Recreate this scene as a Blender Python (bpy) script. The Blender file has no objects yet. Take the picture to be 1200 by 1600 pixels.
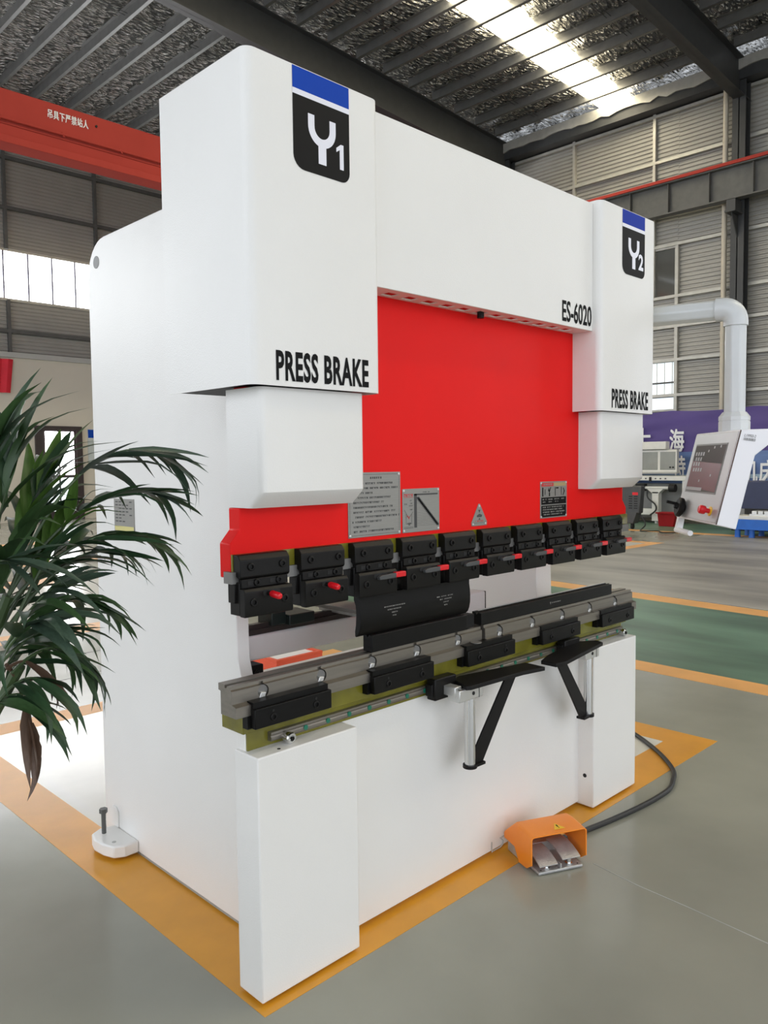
import bpy, bmesh, math, random
from mathutils import Vector, Matrix, noise
random.seed(7)
R = math.radians
SC = bpy.context.scene
COL = SC.collection

# ---------------------------------------------------------------- camera, world, lights, exposure
cam_d = bpy.data.cameras.new('camera')
cam_d.sensor_fit = 'VERTICAL'; cam_d.sensor_height = 36.0; cam_d.lens = 1240.62 / 1600 * 36
cam_d.clip_start = 0.05; cam_d.clip_end = 300
cam = bpy.data.objects.new('camera', cam_d); COL.objects.link(cam)
def cam_matrix(pos, yaw, pitch, roll):
    cy, sy, cp, sp = math.cos(yaw), math.sin(yaw), math.cos(pitch), math.sin(pitch)
    f = Vector((-sy*cp, cy*cp, sp)); r = Vector((cy, sy, 0)); u = r.cross(f)
    c, s = math.cos(roll), math.sin(roll)
    r2 = c*r + s*u; u2 = -s*r + c*u
    m = Matrix((r2, u2, -f)).transposed().to_4x4(); m.translation = Vector(pos)
    return m
cam.matrix_world = cam_matrix((-1.19841, -1.69437, 1.45671), -0.780168, -0.0607366, -0.0111045)
SC.camera = cam

world = bpy.data.worlds.new('daylight'); SC.world = world; world.use_nodes = True
wb = world.node_tree.nodes['Background']
wb.inputs['Color'].default_value = (0.862, 0.915, 1.0, 1); wb.inputs['Strength'].default_value = 1.15
SKYLIGHT = 9.0; WINDOW = 7.0
vs = SC.view_settings
vs.view_transform = 'Standard'; vs.look = 'None'; vs.gamma = 1.0; vs.use_curve_mapping = False
vs.exposure = 1.05

# ---------------------------------------------------------------- materials
def srgb(r, g, b):
    f = lambda v: (v/255/12.92) if v/255 <= 0.04045 else ((v/255+0.055)/1.055)**2.4
    return (f(r), f(g), f(b), 1)
def mat(name, col, rough=0.5, metal=0.0, var=0.0, vscale=6.0, bump=0.0, bscale=40.0, coat=0.0, stretch=None, spec=None, rvar=0.0):
    m = bpy.data.materials.new(name); m.use_nodes = True
    nt = m.node_tree; b = nt.nodes['Principled BSDF']
    b.inputs['Base Color'].default_value = col; b.inputs['Roughness'].default_value = rough; b.inputs['Metallic'].default_value = metal
    if coat: b.inputs['Coat Weight'].default_value = coat; b.inputs['Coat Roughness'].default_value = 0.12
    if spec is not None: b.inputs['Specular IOR Level'].default_value = spec
    tc = nt.nodes.new('ShaderNodeTexCoord'); src = tc.outputs['Object']
    if stretch:
        mp = nt.nodes.new('ShaderNodeMapping'); mp.inputs['Scale'].default_value = stretch
        nt.links.new(src, mp.inputs['Vector']); src = mp.outputs['Vector']
    n = nt.nodes.new('ShaderNodeTexNoise'); n.inputs['Scale'].default_value = vscale; n.inputs['Detail'].default_value = 6
    nt.links.new(src, n.inputs['Vector'])
    if var:
        mx = nt.nodes.new('ShaderNodeMix'); mx.data_type = 'RGBA'
        mx.inputs[6].default_value = tuple(max(0, c*(1-var)) for c in col[:3])+(1,)
        mx.inputs[7].default_value = tuple(min(1, c*(1+var)) for c in col[:3])+(1,)
        cr = nt.nodes.new('ShaderNodeMapRange'); cr.inputs[1].default_value = 0.2; cr.inputs[2].default_value = 0.8; cr.interpolation_type = 'SMOOTHSTEP'
        nt.links.new(n.outputs['Fac'], cr.inputs[0]); nt.links.new(cr.outputs[0], mx.inputs[0])
        nt.links.new(mx.outputs[2], b.inputs['Base Color'])
    if rvar:
        mr = nt.nodes.new('ShaderNodeMapRange'); mr.interpolation_type = 'SMOOTHSTEP'; mr.inputs[1].default_value = 0.2; mr.inputs[2].default_value = 0.8
        mr.inputs[3].default_value = max(0.02, rough-rvar); mr.inputs[4].default_value = min(1, rough+rvar)
        nt.links.new(n.outputs['Fac'], mr.inputs[0]); nt.links.new(mr.outputs[0], b.inputs['Roughness'])
    if bump:
        n2 = nt.nodes.new('ShaderNodeTexNoise'); n2.inputs['Scale'].default_value = bscale; n2.inputs['Detail'].default_value = 3
        nt.links.new(src, n2.inputs['Vector'])
        bp = nt.nodes.new('ShaderNodeBump'); bp.inputs['Strength'].default_value = bump; bp.inputs['Distance'].default_value = 0.01
        nt.links.new(n2.outputs['Fac'], bp.inputs['Height']); nt.links.new(bp.outputs['Normal'], b.inputs['Normal'])
    return m
def emit(name, col, strength):
    m = bpy.data.materials.new(name); m.use_nodes = True
    b = m.node_tree.nodes['Principled BSDF']
    b.inputs['Base Color'].default_value = (0.8, 0.8, 0.8, 1); b.inputs['Roughness'].default_value = 0.3
    b.inputs['Emission Color'].default_value = col; b.inputs['Emission Strength'].default_value = strength
    return m

M_white = mat('white_powder_coat', (0.80, 0.785, 0.75, 1), 0.36, bump=0.10, bscale=260, var=0.015, vscale=3)
M_white_in = mat('white_inner_paint', (0.76, 0.76, 0.75, 1), 0.5, var=0.02)
M_covershade = mat('cover_inside_shade', (0.045, 0.045, 0.047, 1), 0.7, var=0.1)  # near-black colour for the shade inside the covers
M_red = mat('red_ram_paint', (0.80, 0.0075, 0.0065, 1), 0.42, bump=0.05, bscale=240, var=0.02, spec=0.16)
M_black_bl = mat('black_oxide_steel', (0.0065, 0.006, 0.0055, 1), 0.40, spec=0.20, var=0.25, vscale=30, stretch=(3, 3, 30))
M_black_tool = mat('black_tool_steel', (0.0045, 0.0043, 0.004, 1), 0.42, spec=0.18, var=0.3, vscale=8, stretch=(2, 2, 14), rvar=0.08)
M_black_pl = mat('black_plastic', (0.0085, 0.008, 0.008, 1), 0.5, var=0.1, spec=0.2)
M_hole = mat('dark_recess', (0.006, 0.006, 0.006, 1), 0.7, var=0.1)
M_film = mat('olive_protective_film', (0.165, 0.15, 0.014, 1), 0.24, bump=0.25, bscale=18, var=0.3, vscale=9, coat=0.35)
M_steel = mat('ground_steel', (0.235, 0.215, 0.185, 1), 0.40, metal=0.8, var=0.10, vscale=5, stretch=(1, 8, 20))
M_steel_dk = mat('grey_steel_strip', (0.21, 0.205, 0.195, 1), 0.45, metal=0.5, var=0.12)
M_chrome = mat('bright_turned_steel', (0.72, 0.72, 0.71, 1), 0.16, metal=1.0, var=0.06, vscale=12, stretch=(1, 1, .3))
M_alu = mat('milled_aluminium', (0.62, 0.62, 0.60, 1), 0.38, metal=0.7, var=0.06)
M_cast = mat('grey_cast_aluminium', (0.46, 0.46, 0.45, 1), 0.40, metal=0.45, var=0.15, vscale=30, bump=0.2, bscale=160)
M_redpl = mat('red_plastic', srgb(216, 22, 34), 0.3, var=0.04)
M_green = mat('green_plug', srgb(22, 108, 84), 0.4, var=0.1)
M_plate = mat('brushed_nameplate', (0.30, 0.295, 0.275, 1), 0.42, metal=0.5, var=0.06, vscale=20, stretch=(1, 1, 30))
M_ink = mat('black_ink', (0.008, 0.008, 0.008, 1), 0.6, var=0.05, spec=0.1)
M_inkg = mat('grey_etched_ink', (0.05, 0.05, 0.05, 1), 0.5, var=0.1)
M_inkr = mat('red_ink', srgb(190, 50, 50), 0.5, var=0.05)
M_gold = mat('gold_ink', srgb(170, 150, 105), 0.45, var=0.05)
M_ltmark = mat('pale_engraving', (0.25, 0.24, 0.22, 1), 0.6, var=0.1)
M_badge = mat('black_badge_vinyl', (0.010, 0.0095, 0.009, 1), 0.55, var=0.05, spec=0.12)
M_blue = mat('blue_badge_vinyl', (0.004, 0.052, 0.38, 1), 0.5, var=0.03, spec=0.12)
M_blue2 = mat('deep_blue_badge_vinyl', (0.003, 0.030, 0.32, 1), 0.5, var=0.03, spec=0.12)
M_badgew = mat('white_badge_vinyl', (0.80, 0.80, 0.86, 1), 0.35, var=0.02)
M_orange = mat('orange_pedal_paint', srgb(246, 142, 42), 0.36, bump=0.05, bscale=200, var=0.03)
M_yellow = mat('yellow_sticker', srgb(246, 196, 40), 0.4, var=0.03)
M_rubber = mat('black_rubber', (0.020, 0.020, 0.021, 1), 0.5, var=0.15)
M_lightgrey = mat('pale_grey_tube_paint', (0.62, 0.64, 0.64, 1), 0.3, var=0.03)
M_panelface = mat('silver_panel_face', (0.50, 0.50, 0.495, 1), 0.4, metal=0.25, var=0.02)
M_pendwhite = mat('pendant_white', (0.86, 0.86, 0.88, 1), 0.4, var=0.01)
M_brass = mat('brass_fitting', (0.6, 0.5, 0.28, 1), 0.3, metal=0.9, var=0.08)
M_brown = mat('dark_brown_rail', (0.055, 0.042, 0.04, 1), 0.4, metal=0.4, var=0.2)
M_greenblk = mat('green_black_carriage', (0.012, 0.022, 0.02, 1), 0.4, var=0.2)
M_beamgrey = mat('satin_grey_beam', (0.80, 0.79, 0.79, 1), 0.42, var=0.03)

# setting
M_floor = mat('grey_epoxy_floor', (0.30, 0.30, 0.25, 1), 0.21, var=0.13, vscale=1.3, bump=0.02, bscale=8, rvar=0.04)
M_stripe = mat('yellow_floor_paint', srgb(218, 152, 40), 0.32, var=0.10, vscale=4, bump=0.03, bscale=14)
M_stripe_f = mat('faded_orange_floor_paint', srgb(226, 168, 100), 0.42, var=0.10, vscale=3)
M_floorw = mat('cream_floor_paint', (0.70, 0.69, 0.64, 1), 0.22, var=0.08, vscale=2.5, bump=0.03, bscale=10)
M_floorg = mat('green_floor_paint', (0.115, 0.205, 0.142, 1), 0.36, var=0.45, vscale=2.2, stretch=(1, .30, 1), bump=0.04, bscale=8)
M_floorgr = mat('worn_grey_floor_paint', (0.30, 0.29, 0.26, 1), 0.36, var=0.42, vscale=1.8, stretch=(1, .30, 1))
M_crack = mat('pale_scratch', (0.4, 0.4, 0.38, 1), 0.6, var=0.2)
M_clad = mat('grey_cladding', (0.34, 0.33, 0.30, 1), 0.5, metal=0.2, var=0.06, vscale=1.5)
M_girt = mat('galvanised_girt', (0.45, 0.44, 0.40, 1), 0.45, metal=0.4, var=0.1)
M_dark = mat('dark_grey_structural_paint', (0.036, 0.038, 0.040, 1), 0.5, var=0.12)
M_midgrey = mat('mid_grey_structural_paint', (0.085, 0.085, 0.08, 1), 0.5, var=0.15)
M_purlin = mat('galvanised_purlin', (0.16, 0.16, 0.156, 1), 0.42, metal=0.4, var=0.1)
M_sky = emit('skylight_and_added_light', (1.0, 0.89, 0.64, 1), SKYLIGHT)
M_win = emit('bright_window', (0.96, 0.98, 1.0, 1), WINDOW)
M_win2 = emit('daylit_window', (0.72, 0.84, 0.92, 1), 0.42)
M_winnt = emit('frosted_window', (0.62, 0.72, 0.74, 1), 0.75)
M_mullion = mat('grey_window_mullion', (0.16, 0.16, 0.22, 1), 0.5, var=0.05)
M_glassdk = mat('reflecting_window_glass', (0.13, 0.13, 0.12, 1), 0.05, metal=0.4, var=0.1, vscale=.6)
M_cream = mat('cream_plaster', (0.60, 0.56, 0.48, 1), 0.75, var=0.03, vscale=1)
M_capgrey = mat('pale_grey_cap', (0.42, 0.42, 0.40, 1), 0.5, var=0.04)
M_doorbr = mat('dark_brown_door_frame', (0.030, 0.018, 0.018, 1), 0.4, var=0.1)
M_cranered = mat('crane_red_paint', srgb(164, 66, 58), 0.85, var=0.05, vscale=1, spec=0.01)
M_flag = mat('red_flag_cloth', srgb(214, 36, 54), 0.7, var=0.08)
M_pvc = mat('cream_pvc_pipe', (0.52, 0.47, 0.38, 1), 0.45, var=0.05)
M_bannerp = mat('purple_banner_cloth', srgb(80, 64, 128), 0.62, var=0.12, vscale=1.2, stretch=(1, .6, 2))
M_bannerb = mat('blue_banner_cloth', srgb(92, 116, 164), 0.62, var=0.25, vscale=1.5, stretch=(1, .5, 2.4))
M_bannerl = mat('pale_banner_print', srgb(150, 172, 190), 0.62, var=0.1)
M_txtw = mat('white_print', (0.85, 0.85, 0.85, 1), 0.6, var=0.02)
M_machgrey = mat('machine_grey_paint', (0.46, 0.46, 0.43, 1), 0.4, var=0.05)
M_machlt = mat('machine_off_white_paint', (0.70, 0.69, 0.64, 1), 0.4, var=0.04)
M_machdk = mat('machine_dark_grey', (0.22, 0.22, 0.21, 1), 0.5, var=0.08)  # one even dark grey for hole, bezel, rails and frames
M_glassg = mat('grey_acrylic_window', (0.30, 0.31, 0.29, 1), 0.12, var=0.2, vscale=1.2)
M_navy = mat('navy_cabinet_paint', srgb(36, 44, 78), 0.4, var=0.1)
M_palblue = mat('blue_plastic_pallet', srgb(26, 98, 190), 0.4, var=0.08)
M_charc = mat('charcoal_plastic', (0.055, 0.057, 0.058, 1), 0.45, var=0.12)
M_crate = mat('orange_red_box_paint', srgb(222, 84, 50), 0.45, var=0.06)
M_binred = mat('dull_red_bin_paint', srgb(150, 26, 30), 0.5, var=0.08, spec=0.2)
M_stgrey = mat('grey_thermal_print', (0.22, 0.22, 0.22, 1), 0.6, var=0.05)
M_rust = mat('rusty_brown_part', (0.09, 0.055, 0.04, 1), 0.6, var=0.25)
M_post = mat('poster_paper', (0.50, 0.55, 0.55, 1), 0.6, var=0.12, vscale=3)
M_stick_y = mat('pale_yellow_print', srgb(208, 198, 130), 0.6, var=0.05)
M_pot = mat('white_glazed_planter', (0.74, 0.74, 0.72, 1), 0.25, var=0.02)
M_soil = mat('dark_potting_soil', (0.03, 0.022, 0.016, 1), 0.9, var=0.4, vscale=40, bump=0.6, bscale=60)
M_stem = mat('green_palm_stalk', (0.05, 0.085, 0.03, 1), 0.45, var=0.2)
def leafmat(name, col):
    m = mat(name, col, 0.42, var=0.22, vscale=5, stretch=(6, .6, 6), spec=0.35)
    return m
M_leaf = [leafmat('dark_palm_leaf', (0.026, 0.060, 0.026, 1)), leafmat('mid_palm_leaf', (0.040, 0.085, 0.028, 1)), leafmat('bluish_palm_leaf', (0.048, 0.080, 0.054, 1)), leafmat('fresh_palm_leaf', (0.065, 0.135, 0.022, 1))]
M_leafdead = leafmat('withered_palm_leaf', (0.105, 0.062, 0.040, 1))

# screen and foil (special node trees)
def screen_mat():
    m = mat('touch_screen_glass', (0.10, 0.10, 0.10, 1), 0.06, var=0.0)
    nt = m.node_tree; b = nt.nodes['Principled BSDF']
    b.inputs['Base Color'].default_value = (0.16, 0.15, 0.15, 1); b.inputs['Specular IOR Level'].default_value = 0.9
    return m
M_screen = screen_mat()
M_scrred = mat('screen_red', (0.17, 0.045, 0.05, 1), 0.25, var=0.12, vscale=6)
M_scrpale = mat('screen_pale', (0.36, 0.34, 0.35, 1), 0.3, var=0.1)
def foil_mat():
    m = bpy.data.materials.new('quilted_silver_foil'); m.use_nodes = True
    nt = m.node_tree; b = nt.nodes['Principled BSDF']
    b.inputs['Base Color'].default_value = (0.40, 0.395, 0.375, 1); b.inputs['Metallic'].default_value = 1.0; b.inputs['Roughness'].default_value = 0.17
    tc = nt.nodes.new('ShaderNodeTexCoord')
    mp = nt.nodes.new('ShaderNodeMapping'); mp.inputs['Scale'].default_value = (1.3, 4.2, 1)
    nt.links.new(tc.outputs['Object'], mp.inputs['Vector'])
    n1 = nt.nodes.new('ShaderNodeTexNoise'); n1.inputs['Scale'].default_value = 2.6; n1.inputs['Detail'].default_value = 5; n1.inputs['Distortion'].default_value = 1.2
    nt.links.new(mp.outputs['Vector'], n1.inputs['Vector'])
    v = nt.nodes.new('ShaderNodeTexVoronoi'); v.inputs['Scale'].default_value = 3.4; v.feature = 'F1'
    nt.links.new(mp.outputs['Vector'], v.inputs['Vector'])
    ad = nt.nodes.new('ShaderNodeMath'); ad.operation = 'ADD'
    nt.links.new(n1.outputs['Fac'], ad.inputs[0]); nt.links.new(v.outputs['Distance'], ad.inputs[1])
    bp = nt.nodes.new('ShaderNodeBump'); bp.inputs['Strength'].default_value = 1.0; bp.inputs['Distance'].default_value = 0.22
    nt.links.new(ad.outputs[0], bp.inputs['Height']); nt.links.new(bp.outputs['Normal'], b.inputs['Normal'])
    return m
M_foil = foil_mat()

# ---------------------------------------------------------------- mesh builder
class MB:
    def __init__(s): s.v = []; s.f = []
    def add(s, vs, fs):
        o = len(s.v); s.v += [tuple(p) for p in vs]; s.f += [tuple(i+o for i in f) for f in fs]; return s
    def box(s, x0, x1, y0, y1, z0, z1):
        v = [(x0,y0,z0),(x1,y0,z0),(x1,y1,z0),(x0,y1,z0),(x0,y0,z1),(x1,y0,z1),(x1,y1,z1),(x0,y1,z1)]
        return s.add(v, [(0,3,2,1),(4,5,6,7),(0,1,5,4),(1,2,6,5),(2,3,7,6),(3,0,4,7)])
    def prism(s, pts, axis, a, b):
        """polygon pts extruded along axis; for 'x' pts are (y,z), 'y' (x,z), 'z' (x,y)"""
        def P(p, t): return (t,p[0],p[1]) if axis == 'x' else ((p[0],t,p[1]) if axis == 'y' else (p[0],p[1],t))
        n = len(pts); v = [P(p,a) for p in pts]+[P(p,b) for p in pts]
        f = [tuple(range(n-1,-1,-1)), tuple(range(n,2*n))]+[(i,(i+1)%n,n+(i+1)%n,n+i) for i in range(n)]
        return s.add(v, f)
    def bar(s, p, q, w, h, up=(0,0,1)):
        p, q = Vector(p), Vector(q); d = (q-p).normalized(); u = Vector(up)
        if abs(d.dot(u)) > .98: u = Vector((1,0,0))
        r = d.cross(u).normalized(); u = r.cross(d).normalized()
        v = []
        for c in (p,q):
            for a,b in ((-1,-1),(1,-1),(1,1),(-1,1)): v.append(c+r*(a*w/2)+u*(b*h/2))
        return s.add(v, [(0,1,2,3),(7,6,5,4),(0,4,5,1),(1,5,6,2),(2,6,7,3),(3,7,4,0)])
    def tube(s, pts, r, n=10, closed_ends=True):
        pts = [Vector(p) for p in pts]; rr = r if isinstance(r,(list,tuple)) else [r]*len(pts)
        v = []; f = []; ref = None
        for i,p in enumerate(pts):
            d = (pts[min(i+1,len(pts)-1)]-pts[max(i-1,0)]).normalized()
            if ref is None:
                ref = d.orthogonal().normalized()
            else:
                ref = (ref-d*ref.dot(d)); ref = ref.normalized() if ref.length > 1e-6 else d.orthogonal().normalized()
            b = d.cross(ref)
            for k in range(n):
                a = 2*math.pi*k/n; v.append(p+(ref*math.cos(a)+b*math.sin(a))*rr[i])
        for i in range(len(pts)-1):
            for k in range(n):
                k2 = (k+1)%n; f.append((i*n+k,i*n+k2,(i+1)*n+k2,(i+1)*n+k))
        if closed_ends:
            f.append(tuple(range(n-1,-1,-1))); f.append(tuple((len(pts)-1)*n+k for k in range(n)))
        return s.add(v,f)
    def cyl(s, p, q, r, n=16): return s.tube([p,q], r, n)
    def lathe(s, origin, axis, prof, n=20):
        """prof: list of (radius, distance along axis)"""
        o = Vector(origin); d = Vector(axis).normalized(); a = d.orthogonal().normalized(); b = d.cross(a)
        v = []; f = []
        for r,t in prof:
            for k in range(n):
                th = 2*math.pi*k/n; v.append(o+d*t+(a*math.cos(th)+b*math.sin(th))*max(r,1e-5))
        for i in range(len(prof)-1):
            for k in range(n):
                k2 = (k+1)%n; f.append((i*n+k,i*n+k2,(i+1)*n+k2,(i+1)*n+k))
        f.append(tuple(range(n-1,-1,-1))); f.append(tuple((len(prof)-1)*n+k for k in range(n)))
        return s.add(v,f)
    def quad(s, a, b, c, d): return s.add([a,b,c,d],[(0,1,2,3)])
    def xform(s, m):
        s.v = [tuple(m @ Vector(p)) for p in s.v]; return s

ORG = {}
def _link(name, me, parent, org):
    o = bpy.data.objects.new(name, me); COL.objects.link(o)
    if parent is not None: o.parent = parent
    else: o.location = org
    ORG[o.name] = org
    return o
def obj(name, mb, m, parent=None, org=None, bevel=0, smooth=False, seg=2, kind=None, label=None):
    org = Vector(ORG[parent.name]) if parent is not None else Vector(org if org is not None else (0,0,0))
    me = bpy.data.meshes.new(name)
    me.from_pydata([tuple(Vector(p)-org) for p in mb.v], [], mb.f)
    bm = bmesh.new(); bm.from_mesh(me); bmesh.ops.recalc_face_normals(bm, faces=bm.faces); bm.to_mesh(me); bm.free()
    for k in (m if isinstance(m,(list,tuple)) else [m]): me.materials.append(k)
    o = _link(name, me, parent, org)
    if bevel:
        b = o.modifiers.new('bevel','BEVEL'); b.width = bevel; b.segments = seg; b.limit_method = 'ANGLE'; b.angle_limit = R(30)
        b.harden_normals = False
    if smooth or bevel:
        for p in me.polygons: p.use_smooth = True
        try: me.set_sharp_from_angle(angle=R(27))
        except Exception: pass
    if kind: o['kind'] = kind
    if label: o['label'] = label
    return o
def thing(name, label, cat, org=(0,0,0), group=None):
    o = bpy.data.objects.new(name, None); COL.objects.link(o); o.location = org; o.empty_display_size = .1
    ORG[o.name] = Vector(org); tag(o, label, cat, group); return o
def tag(o, label, cat, group=None):
    o['label'] = label; o['category'] = cat
    if group: o['group'] = group
    return o
def copy_part(o, parent, off):
    c = o.copy(); COL.objects.link(c); c.parent = parent; c.location = o.location+Vector(off) if off is not None else o.location
    sh = Vector(off) if off is not None else Vector((0,0,0))
    ORG[c.name] = ORG[o.name]+sh
    for ch in o.children: ORG[copy_part(ch, c, None).name] = ORG[c.name]
    return c
def boolean_cut(o, mb):
    """cut the builder's solid out of o, then drop the cutter"""
    me = bpy.data.meshes.new('cutter'); me.from_pydata(mb.v,[],mb.f)
    bm = bmesh.new(); bm.from_mesh(me); bmesh.ops.recalc_face_normals(bm, faces=bm.faces); bm.to_mesh(me); bm.free()
    c = bpy.data.objects.new('cutter', me); COL.objects.link(c)
    c.location = -ORG[o.name] + o.matrix_world.translation if False else Vector((0,0,0))
    md = o.modifiers.new('cut','BOOLEAN'); md.operation = 'DIFFERENCE'; md.object = c; md.solver = 'EXACT'; md.use_self = True
    bpy.context.view_layer.update()
    dg = bpy.context.evaluated_depsgraph_get()
    new = bpy.data.meshes.new_from_object(o.evaluated_get(dg))
    old = o.data; o.modifiers.clear(); o.data = new; new.name = old.name
    for p in new.polygons: p.use_smooth = False
    bpy.data.objects.remove(c)
def text_mesh(s, bold=0.0, spacing=1.0):
    cu = bpy.data.curves.new('txt','FONT'); cu.body = s; cu.offset = bold; cu.space_character = spacing; cu.resolution_u = 3
    o = bpy.data.objects.new('txt', cu); COL.objects.link(o)
    bpy.context.view_layer.update()
    me = o.evaluated_get(bpy.context.evaluated_depsgraph_get()).to_mesh()
    vs_ = [Vector(v.co) for v in me.vertices]; fs_ = [tuple(p.vertices) for p in me.polygons]
    bpy.data.objects.remove(o)
    x0 = min(v.x for v in vs_); x1 = max(v.x for v in vs_); y0 = min(v.y for v in vs_); y1 = max(v.y for v in vs_)
    return [((v.x-x0)/(x1-x0), (v.y-y0)/(y1-y0)) for v in vs_], fs_
def text(name, s, m, parent, O, U, V, bold=0.0, spacing=1.0, lift=0.0012, strike=0.0):
    """s fitted into the parallelogram O, O+U, O+V"""
    uv, fs_ = text_mesh(s, bold, spacing); O, U, V = Vector(O), Vector(U), Vector(V)
    n = U.cross(V).normalized()*lift
    mb = MB()
    for q,(du,dv) in enumerate([(0,0)] if not strike else [(-strike,-strike),(strike,-strike),(0,0),(-strike,strike),(strike,strike)]): mb.add([O+U*(a+du)+V*(b+dv)+n*(1+2.5*q) for a,b in uv], fs_)
    return flat(name, mb, m, parent)
def flat(name, mb, m, parent, label=None):
    """thin print: keeps the winding it was given"""
    org = Vector(ORG[parent.name]); me = bpy.data.meshes.new(name)
    me.from_pydata([tuple(Vector(p)-org) for p in mb.v], [], mb.f); me.materials.append(m)
    o = _link(name, me, parent, org)
    if label: o['label'] = label
    return o
def poly_arc(cx, cy, r, a0, a1, n=6):
    return [(cx+r*math.cos(R(a0+(a1-a0)*i/n)), cy+r*math.sin(R(a0+(a1-a0)*i/n))) for i in range(n+1)]
def bolt_mb(mb, x, y, z, r=0.0085, h=0.004, ax=(0,-1,0)):
    return mb.lathe((x,y,z), ax, [(r,-.002),(r,h),(r*.82,h+.0012),(r*.55,h+.0012),(r*.5,h-.003),(0,h-.003)], 12)

# ================================================================= THE SETTING
floor = obj('floor', MB().box(-16, 24, -14, 24, -0.2, 0.0), M_floor); floor['kind'] = 'structure'
def paint(name, m, x0, x1, y0, y1, h=0.0012):
    return obj(name, MB().box(x0,x1,y0,y1,-.004,h), m, floor)
# yellow frame round the press brake, cream field inside
paint('painted_field', M_floorw, .175, 2.67, .165, 2.81, .0008)
f = MB(); f.prism([(-.017,-.032),(2.862,-.032),(2.862,.17),(-.017,.17)],'z',-.004,.0012)
obj('yellow_line', f, M_stripe, floor)
paint('yellow_line', M_stripe, -.017, .180, .17, 2.81)
paint('yellow_line', M_stripe, 2.67, 2.862, .17, 2.81)
paint('yellow_line', M_stripe_f, -.017, 2.862, 2.81, 3.0)
# aisle lines on the right, green walkway
def slant(name, m, x0a, x0b, x1a, x1b, ya, yb, h):
    f = MB(); f.prism([(x0a,ya),(x1a,ya),(x1b,yb),(x0b,yb)],'z',-.004,h); return obj(name, f, m, floor)
slant('green_walkway', M_floorg, 3.98, 4.2, 6.52, 6.95, -4, 5.0, .0006)
slant('aisle_line', M_stripe_f, 3.765, 4.06, 4.0, 4.30, -2.5, 4.9, .0012)
slant('aisle_line', M_stripe_f, 6.05, 6.86, 6.31, 7.2, -2.5, 4.9, .0012)
slant('worn_walkway', M_floorgr, 6.4, 7.2, 14.0, 14.3, -2.5, 4.9, .0005)
paint('aisle_line', M_stripe_f, 14.15, 14.45, -4, 7.2)
paint('green_walkway', M_floorg, 14.45, 16.6, -4, 8.0, .0005)
paint('painted_field', M_floorw, 9.5, 11.95, 5.0, 8.0, .0006)
paint('yellow_line', M_stripe_f, 9.5, 12.2, 4.78, 5.0)
paint('yellow_line', M_stripe_f, 11.95, 12.2, 5.0, 8.2)
# lines behind, seen left of the machine
paint('painted_field', M_floorw, -4, 6.0, 5.46, 8.3, .0006)  # cream paint widened to carry the window glare on the floor too
paint('yellow_line', M_stripe_f, -5, 6.0, 5.1, 5.46)
paint('yellow_line', M_stripe_f, -5, 6.0, 8.3, 8.85)
paint('yellow_line', M_stripe_f, -5, 5.5, 10.3, 10.8)
paint('yellow_line', M_stripe_f, -5, 6.5, 13.6, 14.1)
# control joint and scratches in the concrete
def strip(name, m, pts, w, h=.0008):
    f = MB()
    for a,b in zip(pts[:-1],pts[1:]): f.bar((a[0],a[1],0),(b[0],b[1],0), w, 2*h)
    return obj(name, f, m, floor)
strip('floor_joint', M_crack, [(1.30,-.23),(1.272,-.42),(1.262,-.60),(1.24,-.84),(1.21,-1.2)], .0035)
strip('floor_joint', M_midgrey, [(-3,3.9),(.6,4.25),(1.3,4.35),(2.4,4.3)], .012)
strip('floor_joint', M_midgrey, [(-3,3.35),(.5,3.6),(1.25,3.72),(2.3,3.7)], .010)

# ---- walls
def corr_panel(name, parent, fixed, axis, a0, a1, z0, z1, sign):
    """horizontally ribbed cladding sheet; axis 'y' = wall x=fixed, axis 'x' = wall y=fixed; sign: side the room is on"""
    mb = MB(); z = z0; prof = []; p = .10; d = .026
    while z < z1-1e-6:
        for dz,o in ((0,0),(.036,0),(.05,d),(.086,d)):
            if z+dz < z1: prof.append((z+dz, o))
        z += p
    prof.append((z1,0))
    vs_ = []
    for zz,o in prof:
        c = fixed+sign*o
        vs_ += [(c,a0,zz),(c,a1,zz)] if axis == 'y' else [(a0,c,zz),(a1,c,zz)]
    mb.add(vs_, [(2*i,2*i+1,2*i+3,2*i+2) for i in range(len(prof)-1)])
    return obj(name, mb, M_clad, parent)
XW = 18.0; YW = 20.6
KB = 1.104
def bx_(x): return -1.198+(x+1.198)*KB
def bz_(z): return 1.457+(z-1.457)*KB if z > .5 else z
wr = obj('wall_right', MB().box(XW+.05, XW+.25, -4, YW+.3, 0, 10.5), M_dark); wr['kind'] = 'structure'
for y0,y1,z0,z1 in [(-4,1.2,0,10.45),(1.2,5.5,0,10.45),(5.5,7.3,0,10.45),(7.3,10.2,0,2.7),(7.3,10.2,3.93,5.5),(7.3,10.2,6.72,10.45),(10.2,12.6,0,10.45),(12.6,YW,0,10.45)]:
    corr_panel('cladding_panel', wr, XW, 'y', y0, y1, z0, z1, -1)
for z in (1.2,3.08,3.95,4.77,5.5,6.76,8.83,9.95):
    obj('girt', MB().box(XW-.13, XW-.02, -4, YW, z-.035, z+.035), M_girt, wr)
for y in (-1.5,1.2,7.9,10.19,12.6,15):
    for z0,z1 in (((5.55,10.1),) if y == 7.9 else ((0,10.1),)):
        obj('wall_post', MB().box(XW-.12, XW-.02, y-.035, y+.035, z0, z1), M_girt, wr)
obj('wall_post', MB().box(XW-.12, XW-.02, 7.25, 7.33, 0, 6.75), M_girt, wr)
obj('eave_beam', MB().box(XW-.45, XW-.05, -4, YW, 10.02, 10.30), M_dark, wr)
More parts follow.
